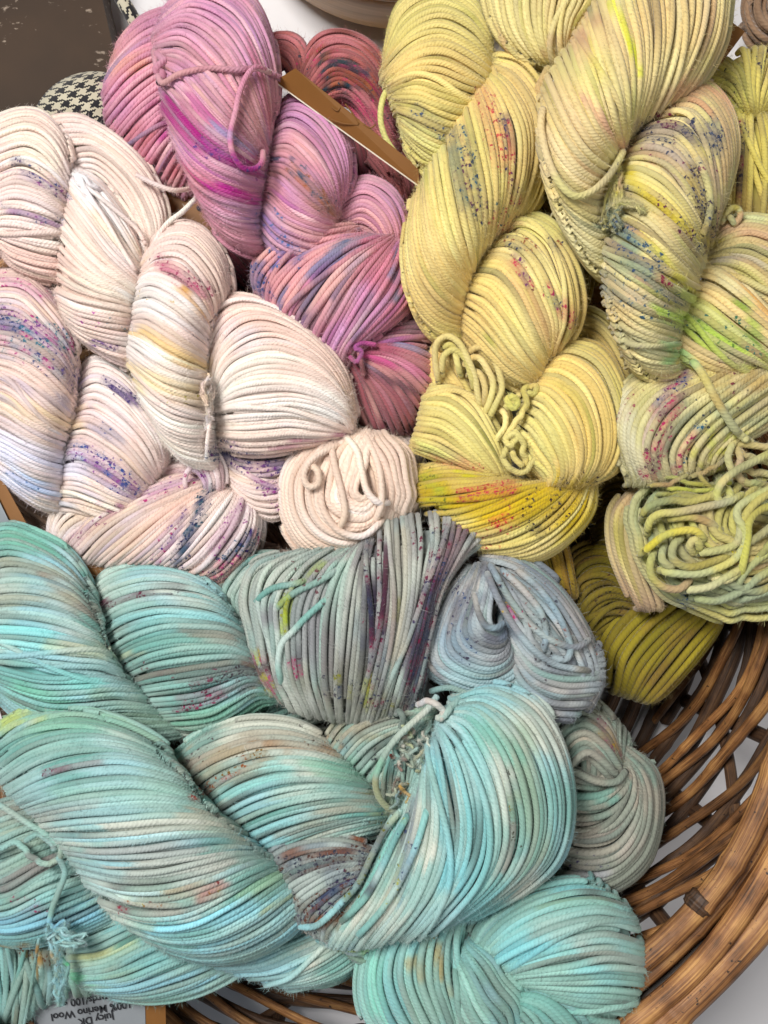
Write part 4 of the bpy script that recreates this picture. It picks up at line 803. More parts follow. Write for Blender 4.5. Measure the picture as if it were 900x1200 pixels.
lobe(L, """568,-40 570,0 583,37 610,65 636,80;600,-40 598,0 605,36 622,62 641,80;636,-40 629,0 629,30 636,57 649,80;671,-40 661,0 653,26 651,52 656,78;706,-40 696,0 681,21 669,47 666,72;737,-35 721,-5 704,16 686,37 673,64""", z=-5, hf=.9, e=(.4,.25), r=4.5)
lobe(L, """862,-45 857,0 850,50 824,96 790,128 759,148;826,-45 831,0 823,45 802,92 776,127 753,154;786,-45 793,0 790,45 778,90 763,126 746,158;746,-45 756,0 762,45 760,90 750,131 739,164;716,-35 726,10 738,55 742,100 739,139 733,170;
 695,5 708,50 720,90 728,125 731,151 731,177;674,43 685,80 698,115 710,145 721,166 729,185;653,74 665,105 680,138 695,162 712,181 727,194;637,100 650,130 663,158 680,182 700,199 723,207;633,130 641,160 655,188 672,210 695,223 720,223;
 637,172 646,200 660,228 678,246 698,256 720,256;645,212 657,241 672,266 690,287 706,297 724,291;657,248 674,278 690,304 703,319 716,326 730,313""", z=22, hf=.72, e=(.18,.2), r=4.9)
lobe(L, "833,282 850,260 875,252 905,255 940,258;831,296 850,284 878,279 905,288 940,300;827,307 850,304 876,311 903,330 940,352;822,318 845,322 868,335 895,358 925,388", z=15, hf=.7, r=4.8, e=(.25,.4))
lobe(L, """758,146 790,109 826,95 855,124 864,170 855,216 839,268;744,159 775,134 809,127 834,155 844,195 844,236 836,275;734,173 762,157 793,160 816,188 829,222 833,251 832,283;727,191 752,185 781,195 803,220 819,248 826,271 828,293;
 720,213 745,215 771,230 793,252 809,275 819,291 825,305;713,241 738,250 762,265 783,285 799,302 811,315 819,325;708,271 732,285 755,300 776,318 793,331 804,340 813,345;706,301 728,318 750,332 771,346 786,354 796,359 805,363;
 708,331 728,348 748,362 766,371 781,376 791,380 799,383;716,364 734,381 750,391 766,398 779,402 789,404 796,405;726,397 742,411 755,420 769,424 779,426 788,427 796,425;743,428 755,438 765,443 776,446 786,447 796,443 801,438""", z=15, hf=.85, e=(.22,.18), r=4.6)
lobe(L, """822,302 846,307 872,328 902,363 935,400;811,324 838,331 866,351 897,379 935,415;800,345 828,355 856,375 887,398 925,430;791,369 815,381 841,398 869,415 905,432;783,393 803,406 826,419 851,429 883,438;779,414 797,428 818,438 841,444 868,445""", z=20, hf=.85, e=(.22,.3), r=5)
lobe(L, """738,564 720,515 720,476 741,449 776,439 814,428;754,566 740,525 744,490 768,461 801,447 841,428;775,564 764,530 775,498 800,470 836,450 872,429;796,560 792,532 808,505 836,480 871,455 908,431;821,553 826,532 846,510 873,488 906,465 940,443;846,548 857,531 876,515 902,500 932,480 960,463""",
 z=10, hf=.75, e=(.3,.3), r=5.2, name='coil_end', base='C4BC94')
lobe(L, "742,572 719,600 722,652 748,712;755,582 736,612 739,652 760,712;770,592 756,620 758,655 776,712", z=-30, hf=.8, r=5.2, base='B89C80', name='coil_end')
L6 = dict(L, base='C4B67C', drift=[('CCBE7C', 30, .6), ('A8B48C', 26, .6), ('BEBE60', 24, .5)],
  patch=[(800,690,900,700,20,'A4B090',.8),(765,660,820,700,12,'B0B880',.5),(758,582,790,590,8,'A8BC88',.7)],
  speck=[(800,700,812,712,7,.4,['2C4A70']),(860,640,900,640,14,.03,['D8C820'])])
lobe(L6, """760,562 746,600 750,648 779,690 831,717 892,723 950,712;790,567 771,600 774,641 800,670 841,691 892,695 950,684;820,572 799,602 801,633 822,653 853,666 896,669 950,656;860,562 834,600 831,626 848,641 871,646 901,646 950,631;911,557 879,590 869,611 875,623 891,626 911,621 950,606""",
 z=-5, H=62, prof='rise', e=(.5,.5), r=5.8, wig=3.0, rogue=.25, jit=1.6, name='coil_end')
lobe(L6, "850,555 885,585 950,595;846,580 880,612 950,625;846,606 880,640 950,655", z=12, H=12, prof='flat', r=5.6, name='coil_end')
LOOPS = [("752,610,35 756,598,46 768,590,54 790,586,58 808,588,60 835,580,60 848,572,60", 'D0C070'), ("758,626,40 762,610,50 774,602,58 795,600,62 825,594,64 852,588,62 870,580,58", 'D2CC84'),
 ("750,650,40 762,640,50 778,628,60 798,622,66 815,622,68 824,630,66 822,636,62", 'D8CC40'), ("768,645,48 762,660,48 764,676,46 778,688,46 796,690,48 808,680,52", 'D8C080'),
 ("800,630,62 790,638,62 788,652,60 798,662,58 815,664,58 840,656,58 858,648,58", 'D4C47C'), ("812,648,62 808,640,64 814,632,66 820,640,66 816,646,64", 'C8B478'), ("815,648,60 835,646,62 858,640,64 866,630,66 868,610,68", 'D8C48C'),
 ("772,668,50 792,672,54 820,672,56 845,664,58 862,654,60 870,640,64 872,622,68 864,606,68 866,594,66 880,584,64 900,574,60 915,565,55", 'CCC27C'), ("905,530,50 885,540,58 862,552,62 846,566,64 840,580,62 846,588,60 856,582,60 852,572,60", 'D4C484'),
 ("915,590,62 890,598,66 878,612,70 876,632,68 872,655,64 868,675,58", 'C8CC58'), ("915,572,60 892,584,66 876,600,68 868,618,66", 'D0C078'), ("800,692,46 830,688,52 852,676,56 866,668,58 874,662,56", 'B4B888'), ("810,700,38 840,704,42 870,692,46 890,676,50 915,662,50", 'A4B08C'),
 ("775,590,50 800,582,54 830,584,58 848,578,58", 'C4B050'), ("780,608,54 810,606,58 830,612,60 846,622,60", 'B49A68'), ("866,640,64 884,632,66 905,616,66 920,602,60", 'D0BC7C'), ("884,660,58 900,640,60 918,625,58", 'D0CC50'), ("862,690,48 872,672,54 888,656,58 915,640,56", 'BCC088'),
 ("778,640,54 776,655,54 786,664,54 790,655,56", '8E9478'), ("860,705,36 885,698,40 915,688,42", 'A8B490'), ("832,676,54 850,680,54 864,672,56 870,660,58", 'C8BC7C')]
for p, c in LOOPS: strand(L6, p, r=5.6, name='loose_loop', base=c)
for p, c in (("858,528,40 875,534,44 895,540,42 920,548,36", 'D8B080'), ("862,545,42 880,552,46 900,556,44 920,562,40", 'D4AC78'), ("862,560,44 882,566,46 902,570,44", 'D0A878'), ("856,518,40 880,522,42 915,526,36", 'D4B490'),
             ("870,510,36 858,522,46 854,538,50 860,552,50 870,562,44", 'D0B49C'), ("862,522,44 868,538,50 866,556,48 878,572,42", 'D4B8A4'), ("852,536,40 838,548,44 820,556,44 800,560,38", 'BC9C80'),
             ("818,546,40 822,560,46 834,572,48 838,585,46", 'B4B438'), ("765,558,34 790,560,40 810,566,44 838,570,46", 'A4A048'), ("780,572,40 805,574,46 835,574,50 856,566,50", 'A8AC40'), ("760,570,34 785,566,42 805,556,44", 'B89870'), ("770,580,42 800,578,48 825,584,52", 'A09C50')):
    strand(L6, p, r=3.4 if c[0] in 'AB' else 5.2, name='loose_loop', base=c, kink=4, fz=1.6)
strand(L, "812,424,40 822,436,62 836,462,78 850,486,78 864,506,70 882,520,56 896,524,44", r=5.8, name='loose_strand', base='CFC49A', drape=.8)
strand(L, "636,128,30 634,150,34 640,180,46 650,205,58 662,222,66 676,230,74 694,224,82 712,208,88 724,190,88 730,178,84", r=4.8, name='tie_strand', base='E0CCA0', drape=.7)
strand(L, "642,80,30 636,92,40 631,104,40 636,118,36", r=5.2, name='tie_strand', base='D8D860')
for k in range(8):
    strand(L, [[722 + k * .6, 196, 86], [716 + k * 1.5, 215, 84 + k % 3 * 3], [712 + k * 2, 235, 78 + k % 3 * 4], [706 + k * 2.6, 255, 74], [702 + k * 4, 262 + (k * 7) % 9, 70]], r=2.0, name='tie_knot', base='DCD878', fz=4, kink=6, drape=2)
for k in range(8):
    strand(L, [[712 + k, 244, 82], [722 + k * 2, 236 + k * .6, 86], [736 + k, 236 + (k * 5) % 10, 84], [750 + (k * 3) % 7, 240 + (k * 5) % 12, 78]], r=1.5, name='tie_knot', base='D8D490', fz=5, kink=8, drape=3)
for p in ("697,30,20 686,44,30 676,56,34 664,66,32 654,76,26", "690,36,22 678,42,34 672,52,34 662,58,34", "655,70,28 662,82,30 654,88,26 648,80,26", "664,30,30 660,38,34 654,44,30"):
    strand(L, p, r=4.2, name='tie_knot', base='C8A890', kink=5, fz=2)
strand(L, "816,185,60 826,205,66 832,232,64 830,258,54 822,278,40", r=4.8, name='loose_strand', base='C8BC90', drape=.6)
strand(L, "846,262,40 852,248,46 864,244,46 868,254,44 860,262,44 854,254,48", r=4.4, name='tie_knot', base='BCAC50', kink=3)

Mk = skein('deep golden yellow skein pinched at its middle, at the top right edge', 880, 150, -120, gam=1.1, streak=['B4A85E','A4A450','ECE2A0','CCB474','BCB47C'], base='E2D258', r=4.8,
  drift=[('D0C040', 36, .7), ('B8A458', 30, .6)], patch=[(845,85,870,120,18,'C4C448',.6),(860,200,870,260,18,'CCA858',.7),(870,180,866,220,6,'7A6A50',.6)],
  speck=[(868,150,862,225,7,.2,['8A2848','3A3440']),(855,90,865,100,9,.15,['3A4438']),(890,70,900,90,8,.1,['3A3440'])])
lobe(Mk, "832,105 850,110 863,121 874,135;838,86 857,96 868,112 878,135;850,70 866,84 874,108 881,133;872,58 876,82 880,108 884,133;897,56 893,82 889,108 887,133;927,64 912,88 900,110 891,133;940,90 920,104 905,118 893,134", z=-40, hf=.7, e=(.4,.3))
lobe(Mk, "848,122 846,170 845,215 842,270;862,126 860,170 858,215 855,270;874,128 875,170 873,215 870,270;886,128 892,170 892,215 889,270;899,128 917,170 921,215 917,270;910,128 940,170 948,215 940,270", z=-45, hf=.7, e=(.3,.5))
N = skein('small beige skein beyond the basket, in the top right corner', 895, 20, -260, gam=1.6, base='B49A80', r=5, drift=[('C4AC94', 30, .6)], speck=[(880,30,900,60,14,.08,['3A2C28'])])
lobe(N, "890,-25 878,0 880,25 895,45 930,55;905,-25 893,0 894,18 906,32 930,38;920,-22 908,0 908,10 915,18 930,22", z=-170, hf=.9, r=6)
lobe(N, "876,30 882,48 900,58 935,64;885,22 892,36 908,44 935,48", z=-190, hf=1.2, r=6)

# ---- olive skein in the hollow
O = skein('dark olive and ochre skein lying deepest, with its rounded end on the basket floor', 740, 700, -200, gam=1.3, sat=1.0, streak=['6A5A28','8A8430'], base='8E8236', r=5.4,
  drift=[('8A7C34', 40, .6), ('B0A040', 36, .5), ('8C7048', 30, .4)],
  speck=[(670,700,760,690,22,.06,['231C14','4A2C1C'])])
lobe(O, "636,190 668,225 688,268 696,312 690,352;622,222 648,242 670,280 678,316 672,356;608,248 635,258 656,290 664,320 660,352", z=-70, hf=.9, r=4.6, base='B4A04C')
lobe(O, "690,545 720,528 760,540;694,570 725,555 762,568;697,600 728,588 766,600;700,632 732,622 770,636;704,665 738,660 776,672", z=-110, hf=.6, r=4.8)
lobe(O, "664,705 668,655 700,638 742,658 772,690;668,720 682,682 710,670 742,688 772,708;674,742 694,712 720,700 746,710 772,724;680,770 702,745 728,728 752,724 776,735", z=-105, hf=.7, name='coil_end', rogue=.15)
lobe(O, """706,795 701,760 724,722 766,690 800,670;722,807 731,770 758,734 797,702 825,680;742,816 760,786 789,751 822,718 845,690;766,821 789,802 817,768 841,733 849,698""", z=-105, hf=.95, e=(.3,.4), r=6.2, name='coil_end', base='A49A3A', rogue=0)
lobe(O, "606,640 616,662 630,694;622,636 634,660 646,694;642,630 652,658 662,696;660,625 668,655 676,698", z=-70, hf=.8, r=4.6, base='C0A050')
# ================================================================== surroundings
def P3(x, y, z):
    """true (un-foreshortened) plan position in grid units -> metres"""
    return np.array([(x - 450), (600 - y), z], float) * U

# ---- cane material: long grain, darker nodes, pale streaks painted in for highlights
def mat_cane(name, h1, h2, h3):
    m, nt, b = newmat(name)
    pl = nd(nt, 'ShaderNodeAttribute', attribute_name='ply')
    dy = nd(nt, 'ShaderNodeAttribute', attribute_name='dye')
    sp = nd(nt, 'ShaderNodeSeparateXYZ'); nt.links.new(pl.outputs['Vector'], sp.inputs[0])
    an = math_(nt, 'MULTIPLY', sp.outputs[0], 2 * math.pi)
    cx = nd(nt, 'ShaderNodeCombineXYZ')
    nt.links.new(math_(nt, 'MULTIPLY', math_(nt, 'COSINE', an), 2.2), cx.inputs[0])
    nt.links.new(math_(nt, 'MULTIPLY', math_(nt, 'SINE', an), 2.2), cx.inputs[1])
    nt.links.new(math_(nt, 'MULTIPLY', sp.outputs[1], .05), cx.inputs[2])
    n1 = nd(nt, 'ShaderNodeTexNoise'); n1.inputs['Scale'].default_value = 3.0; n1.inputs['Detail'].default_value = 7; n1.inputs['Roughness'].default_value = .65
    nt.links.new(cx.outputs[0], n1.inputs['Vector'])
    tc = nd(nt, 'ShaderNodeTexCoord')
    n2 = nd(nt, 'ShaderNodeTexNoise'); n2.inputs['Scale'].default_value = 45; n2.inputs['Detail'].default_value = 5
    nt.links.new(tc.outputs['Object'], n2.inputs['Vector'])
    rp = nd(nt, 'ShaderNodeValToRGB')
    rp.color_ramp.elements[0].position = .38; rp.color_ramp.elements[0].color = (*hexc(h1), 1)
    rp.color_ramp.elements[1].position = .64; rp.color_ramp.elements[1].color = (*hexc(h3), 1)
    e = rp.color_ramp.elements.new(.5); e.color = (*hexc(h2), 1)
    mx = math_(nt, 'ADD', math_(nt, 'MULTIPLY', n1.outputs[0], .6), math_(nt, 'MULTIPLY', n2.outputs[0], .4))
    nt.links.new(mx, rp.inputs[0])
    mul = nd(nt, 'ShaderNodeMix', data_type='RGBA', blend_type='MULTIPLY'); mul.inputs['Factor'].default_value = 1
    nt.links.new(rp.outputs[0], mul.inputs['A']); nt.links.new(dy.outputs['Color'], mul.inputs['B'])
    # small dark pits
    n3 = nd(nt, 'ShaderNodeTexNoise'); n3.inputs['Scale'].default_value = 260; n3.inputs['Detail'].default_value = 2
    nt.links.new(tc.outputs['Object'], n3.inputs['Vector'])
    pit = nd(nt, 'ShaderNodeMapRange'); pit.inputs['From Min'].default_value = .68; pit.inputs['From Max'].default_value = .74
    nt.links.new(n3.outputs[0], pit.inputs['Value'])
    m2 = nd(nt, 'ShaderNodeMix', data_type='RGBA'); nt.links.new(pit.outputs[0], m2.inputs['Factor'])
    nt.links.new(mul.outputs['Result'], m2.inputs['A']); m2.inputs['B'].default_value = (.03, .015, .008, 1)
    nt.links.new(m2.outputs['Result'], b.inputs['Base Color'])
    b.inputs['Roughness'].default_value = .5; b.inputs['Specular IOR Level'].default_value = .5
    bp = nd(nt, 'ShaderNodeBump'); bp.inputs['Strength'].default_value = .8; bp.inputs['Distance'].default_value = .0008
    nt.links.new(n1.outputs[0], bp.inputs['Height']); nt.links.new(bp.outputs[0], b.inputs['Normal'])
mat_cane('cane', '4A2E16', '94643A', 'CC9A5C')
mat_cane('cane_dark', '1E130B', '463020', '6E5034')

def cane(parent, name, pts, r, mat='cane', flat=1.0, wob=.06, tone=1.0, sides=12):
    """pts in metres; a rod with slightly uneven thickness and knuckles"""
    P = resample(np.asarray(pts), max(12, int(np.linalg.norm(np.diff(pts, axis=0), axis=1).sum() / U / 5)))
    M = len(P); _seed[0] += 1
    rr = np.random.default_rng(_seed[0])
    R = r * U * (1 + wob * (noise(np.arange(M) / 9 + _seed[0], np.full(M, 3.3)) - .5) * 2)
    for _ in range(max(1, M // 45)):
        k = rr.integers(0, M); R = R * (1 + .12 * np.exp(-((np.arange(M) - k) / 1.6) ** 2))
    N = np.zeros((1, M, 3)); N[..., 2] = 1
    b = Buf()
    t = tone * (1 + rr.normal(0, .08))
    tubes(b, P[None], R[None], N, np.full((1, M, 3), t), sides=sides)
    if flat != 1.0:
        v = b.v[0].reshape(M, sides + 1, 3); v[:] = P[:, None] + (v - P[:, None]) * np.array([1, 1, flat]); b.v[0] = v.reshape(-1, 3)
    return b.build(name, MAT[mat], parent)

BC = (410., 720.)
basket = empty('wicker_basket', tuple(P3(BC[0], BC[1], -262)))
tag(basket, 'large round open-weave brown wicker basket holding all the yarn, with a thick bundled cane rim', 'basket')
def sst(x): x = min(max(x, 0.0), 1.0); return x * x * (3 - 2 * x)
def rf(a):
    """the basket is oval: its plan radius grows towards the near and left side"""
    d = (math.degrees(a)) % 360
    return 1 + .22 * sst((d - 50) / 70) * (1 - sst((d - 190) / 60))
def dip(a):
    """the far rim sags under the heaped skeins"""
    d = (math.degrees(a)) % 360
    return -190 * sst((d - 150) / 60) * (1 - sst((d - 325) / 50) if d > 180 else 1) - (0 if d > 60 else 190 * (1 - sst((d + 360 - 325) / 50)))
def circ(R, z, a0=0, a1=2 * math.pi, n=120, wx=0, ph=0):
    out = []
    for k in range(n):
        a = a0 + (a1 - a0) * k / (n - 1)
        rr_ = R * rf(a) + wx * math.sin(5 * a + ph) + wx * .6 * math.sin(11 * a + ph * 2)
        out.append(P3(BC[0] + rr_ * math.cos(a), BC[1] + rr_ * math.sin(a), z + (dip(a) if z > -60 else 0) + wx * math.sin(7 * a + ph)))
    return np.array(out)
cane(basket, 'rim_cane', circ(602, 0, wx=2, ph=1), 21, tone=1.05, wob=.05)
cane(basket, 'rim_cane', circ(572, 10, wx=2.5, ph=2.4), 13, tone=1.1)
cane(basket, 'rim_cane', circ(553, -8, wx=2.5, ph=.4), 13, tone=.85)
cane(basket, 'rim_cane', circ(528, 6, wx=2, ph=4), 14, tone=1.0)
cane(basket, 'rim_cane', circ(578, -24, wx=2, ph=5), 15, tone=.7, mat='cane_dark')
# leather-dark lashings round the inner rim cane
for a in np.arange(-1.2, 5.0, .62):
    aa = math.radians(37.2) + a * 1.0
    b = Buf()
    pts = []
    for k in range(5):
        q = aa + (k - 2) * .0085
        pts.append(P3(BC[0] + 528 * rf(q) * math.cos(q), BC[1] + 528 * rf(q) * math.sin(q), 6 + dip(q)))
    cane(basket, 'lashing', np.array(pts), 16, mat='cane_dark', tone=1.1, wob=.02)
def wall(a, v, off=0):
    """a angle, v 0 rim .. 1 floor"""
    R = (536 - 78 * v ** 1.1 + off) * rf(a)
    return P3(BC[0] + R * math.cos(a), BC[1] + R * math.sin(a), -6 + dip(a) - (238 + dip(a)) * v)
rw = random.Random(8)
# slanting front canes: all lean the same way, at two pitches
for k in range(44):
    a0 = k * 2 * math.pi / 44 + rw.uniform(-.03, .03)
    span = rw.uniform(.82, 1.0)
    pts = np.array([wall(a0 - span * t, 1 - t, -5 + 3 * math.sin(t * 15 + k)) for t in np.linspace(0, 1, 24)])
    cane(basket, 'wall_cane', pts, rw.uniform(5.5, 8.5), tone=rw.uniform(.6, 1.05), flat=.9)
for k in range(24):
    a0 = k * 2 * math.pi / 24 + .1 + rw.uniform(-.03, .03)
    span = rw.uniform(1.5, 1.8)
    pts = np.array([wall(a0 - span * t, 1 - t, 8 + 3 * math.sin(t * 21 + k)) for t in np.linspace(0, 1, 30)])
    cane(basket, 'wall_cane', pts, rw.uniform(7, 10), mat='cane_dark', tone=rw.uniform(.9, 1.3), flat=.8)
for k in range(16):
    a0 = k * 2 * math.pi / 16 + .1 + rw.uniform(-.03, .03)
    pts = np.array([wall(a0 + .5 * t, 1 - t, 14) for t in np.linspace(0, 1, 16)])
    cane(basket, 'wall_cane', pts, rw.uniform(6, 8), mat='cane_dark', tone=rw.uniform(.8, 1.2), flat=.8)
# flat uprights behind
for k in range(26):
    a0 = k * 2 * math.pi / 26 + .06
    cane(basket, 'upright', np.array([wall(a0, v, 20) for v in np.linspace(0, 1, 8)]), 10, mat='cane_dark', tone=.9, flat=.8)
# floor: spokes and rings
for k in range(9):
    cane(basket, 'floor_ring', circ(452 - k * 30, -246 + (k % 2) * 3, wx=1.5, ph=k), 9, mat='cane_dark', tone=.9)
for k in range(12):
    a = k * math.pi / 12
    pts = np.array([P3(BC[0] + R_ * math.cos(a), BC[1] + R_ * math.sin(a), -252 + 3 * (k % 2)) for R_ in np.linspace(-462, 462, 20)])
    cane(basket, 'floor_spoke', pts, 12, mat='cane_dark', tone=.8, flat=.5)

# ---- white counter
def slab(name, mat, x0, y0, x1, y1, ztop, th, parent=None):
    b = Buf()
    p0 = P3(x0, y1, ztop - th); p1 = P3(x1, y0, ztop)
    v = [(p0[0], p0[1], p0[2]), (p1[0], p0[1], p0[2]), (p1[0], p1[1], p0[2]), (p0[0], p1[1], p0[2]), (p0[0], p0[1], p1[2]), (p1[0], p0[1], p1[2]), (p1[0], p1[1], p1[2]), (p0[0], p1[1], p1[2])]
    b.add(v, q=[(3, 2, 1, 0), (4, 5, 6, 7), (0, 1, 5, 4), (1, 2, 6, 5), (2, 3, 7, 6), (3, 0, 4, 7)])
    return b.build(name, MAT[mat], parent, smooth=False)
mat_flat('white_counter', 'DCDBDE', rough=.5, nscale=14, namt=.03)
tag(slab('counter', 'white_counter', -1200, -1500, 2200, 2400, -264, 30), kind='structure')

# ---- dark brown scuffed board
m, nt, b = newmat('brown_board')
tc = nd(nt, 'ShaderNodeTexCoord')
n1 = nd(nt, 'ShaderNodeTexNoise'); n1.inputs['Scale'].default_value = 9; n1.inputs['Detail'].default_value = 5; nt.links.new(tc.outputs['Object'], n1.inputs['Vector'])
rp = nd(nt, 'ShaderNodeValToRGB'); rp.color_ramp.elements[0].color = (*hexc('22170F'), 1); rp.color_ramp.elements[1].color = (*hexc('3E2C1C'), 1); rp.color_ramp.elements[0].position = .35; rp.color_ramp.elements[1].position = .7
nt.links.new(n1.outputs[0], rp.inputs[0])
mp = nd(nt, 'ShaderNodeMapping'); mp.inputs['Scale'].default_value = (1, 1.8, 1); mp.inputs['Rotation'].default_value = (0, 0, .7); nt.links.new(tc.outputs['Object'], mp.inputs[0])
n2 = nd(nt, 'ShaderNodeTexNoise'); n2.inputs['Scale'].default_value = 190; n2.inputs['Detail'].default_value = 4; nt.links.new(mp.outputs[0], n2.inputs['Vector'])
n3 = nd(nt, 'ShaderNodeTexNoise'); n3.inputs['Scale'].default_value = 22; n3.inputs['Detail'].default_value = 1; nt.links.new(tc.outputs['Object'], n3.inputs['Vector'])
s_ = nd(nt, 'ShaderNodeMapRange'); s_.inputs['From Min'].default_value = .395; s_.inputs['From Max'].default_value = .45
nt.links.new(math_(nt, 'MULTIPLY', n2.outputs[0], n3.outputs[0]), s_.inputs['Value'])
mx = nd(nt, 'ShaderNodeMix', data_type='RGBA'); nt.links.new(math_(nt, 'MULTIPLY', s_.outputs[0], .7), mx.inputs['Factor']); nt.links.new(rp.outputs[0], mx.inputs['A']); mx.inputs['B'].default_value = (*hexc('A09080'), 1)
nt.links.new(mx.outputs['Result'], b.inputs['Base Color']); b.inputs['Roughness'].default_value = .6; b.inputs['Specular IOR Level'].default_value = .2
bb = Buf()
top = [P3(*p, -180) for p in ((-900, -900), (30, -900), (66, -110), (98, 30), (150, 190), (160, 330), (-900, 340))]
# plan positions chosen on the true plan
nb = len(top); bot = [t - np.array([0, 0, 60 * U]) for t in top]
bb.add(top + bot)
cfan = [(0, i, i + 1) for i in range(1, nb - 1)]
bb.t.append(np.array([(a, c, b_) for a, b_, c in cfan])); bb.q.append(np.array([(i, i + nb, (i + 1) % nb + nb, (i + 1) % nb) for i in range(nb)])[:, ::-1])
ob = bb.build('wooden_board', MAT['brown_board'], smooth=False)
tag(ob, 'dark brown scuffed wooden board with pale scratches, beyond the basket at the top left', 'board')

# ---- houndstooth cloth pouch
m, nt, b = newmat('houndstooth')
at = nd(nt, 'ShaderNodeAttribute', attribute_name='ply')
sp = nd(nt, 'ShaderNodeSeparateXYZ'); nt.links.new(at.outputs['Vector'], sp.inputs[0])
fi = math_(nt, 'FLOOR', sp.outputs[0]); fj = math_(nt, 'FLOOR', sp.outputs[1])
def mod(a, n): return math_(nt, 'FLOORED_MODULO', a, n)
warp = math_(nt, 'LESS_THAN', mod(fi, 8.0), 3.5); weft = math_(nt, 'LESS_THAN', mod(fj, 8.0), 3.5)
tw = math_(nt, 'LESS_THAN', mod(math_(nt, 'ADD', fi, fj), 4.0), 1.5)
dark = math_(nt, 'ADD', math_(nt, 'MULTIPLY', tw, warp), math_(nt, 'MULTIPLY', math_(nt, 'SUBTRACT', 1.0, tw), weft))
mx = nd(nt, 'ShaderNodeMix', data_type='RGBA'); nt.links.new(dark, mx.inputs['Factor'])
mx.inputs['A'].default_value = (*hexc('BDB6A0'), 1); mx.inputs['B'].default_value = (*hexc('16151A'), 1)
nt.links.new(mx.outputs['Result'], b.inputs['Base Color']); b.inputs['Roughness'].default_value = .9; b.inputs['Sheen Weight'].default_value = .3
def pad(parent, name, poly_c, rx, ry, z, h, rot=0, sc=2.6):
    """a stuffed fabric pad: flattened dome, grid centre cx,cy at height z"""
    n = 40
    u, v = np.meshgrid(np.linspace(-1, 1, n), np.linspace(-1, 1, n), indexing='ij')
    x = u * np.sqrt(1 - v * v / 2); y = v * np.sqrt(1 - u * u / 2)
    d2 = np.clip(1 - x * x - y * y, 0, 1)
    zz = z + h * d2 ** .45 + 20 * (noise(u * 2.6 + 5, v * 2.6) - .5) * (d2 > 0) * d2 ** .3
    X = x * rx; Y = y * ry
    ca, sa = math.cos(rot), math.sin(rot)
    gx = poly_c[0] + X * ca - Y * sa; gy = poly_c[1] + X * sa + Y * ca
    top = W(np.stack([gx, gy, zz], -1)); bot = W(np.stack([gx, gy, 2 * z - zz], -1))
    ii = np.arange(n * n).reshape(n, n)
    q = np.stack([ii[:-1, :-1], ii[:-1, 1:], ii[1:, 1:], ii[1:, :-1]], -1).reshape(-1, 4)
    ply = np.stack([u * rx / sc * 1.1 + 100, v * ry / sc * 1.1 + 100], -1).reshape(-1, 2)
    bf = Buf(); bf.add(top.reshape(-1, 3), q=q[:, ::-1], p=ply); bf.add(bot.reshape(-1, 3), q=q, p=ply)
    return bf.build(name, MAT['houndstooth'], parent)
pouch = empty('cloth_pouch', tuple(W(np.array([115., 160., -190.])))); tag(pouch, 'black and cream houndstooth fabric pouch tucked between the cream skein and the pink skein', 'pouch')
pad(pouch, 'pouch_body', (112, 160), 78, 76, -112, 48, rot=.5, sc=2.1)
hb = Buf()
hp = W(np.array([[120., -40, -120], [140., -5, -122], [156., 22, -126], [172., 60, -135], [150., 110, -130]]))
hp = resample(hp, 30)
N_ = np.zeros((1, 30, 3)); N_[..., 2] = 1
tubes(hb, hp[None], np.full((1, 30), 9 * U), N_, np.ones((1, 30, 3)), sides=14)
hb.p[0] = hb.p[0] * np.array([28, 3.0])
hb.build('pouch_strap', MAT['houndstooth'], pouch)

# ---- wooden bowl at the top edge
m, nt, b = newmat('bowl_wood')
tc = nd(nt, 'ShaderNodeTexCoord'); mp = nd(nt, 'ShaderNodeMapping'); mp.inputs['Scale'].default_value = (5, 5, 90); nt.links.new(tc.outputs['Object'], mp.inputs[0])
n1 = nd(nt, 'ShaderNodeTexNoise'); n1.inputs['Scale'].default_value = 2.4; n1.inputs['Detail'].default_value = 6; nt.links.new(mp.outputs[0], n1.inputs['Vector'])
rp = nd(nt, 'ShaderNodeValToRGB'); rp.color_ramp.elements[0].color = (*hexc('B08450'), 1); rp.color_ramp.elements[1].color = (*hexc('D8AE78'), 1); rp.color_ramp.elements[0].position = .3; rp.color_ramp.elements[1].position = .7
nt.links.new(n1.outputs[0], rp.inputs[0]); nt.links.new(rp.outputs[0], b.inputs['Base Color']); b.inputs['Roughness'].default_value = .4
def lathe(name, mat, c, prof, parent, n=96):
    bf = Buf(); k = len(prof)
    a = np.linspace(0, 2 * math.pi, n, endpoint=False)
    V = np.array([[P3(c[0] + R_ * math.cos(t), c[1] + R_ * math.sin(t), z) for R_, z in prof] for t in a])
    ii = np.arange(n * k).reshape(n, k); jj = np.roll(ii, -1, axis=0)
    bf.add(V.reshape(-1, 3), q=np.stack([ii[:, :-1], ii[:, 1:], jj[:, 1:], jj[:, :-1]], -1).reshape(-1, 4))
    return bf.build(name, MAT[mat], parent)
bowl = empty('wooden_bowl', tuple(P3(475, -320, -262))); tag(bowl, 'pale turned wooden bowl standing on the white counter at the top edge', 'bowl')
lathe('bowl_wall', 'bowl_wood', (475, -320), [(0, -262), (150, -262), (225, -256), (245, -232), (252, -200), (254, -160), (255, -126), (248, -120), (240, -124), (236, -170), (210, -225), (120, -240), (0, -242)], bowl)
lathe('bowl_rim', 'bowl_wood', (475, -320), [(243, -121), (248, -114), (257, -114), (261, -120), (259, -128), (254, -129)], bowl)

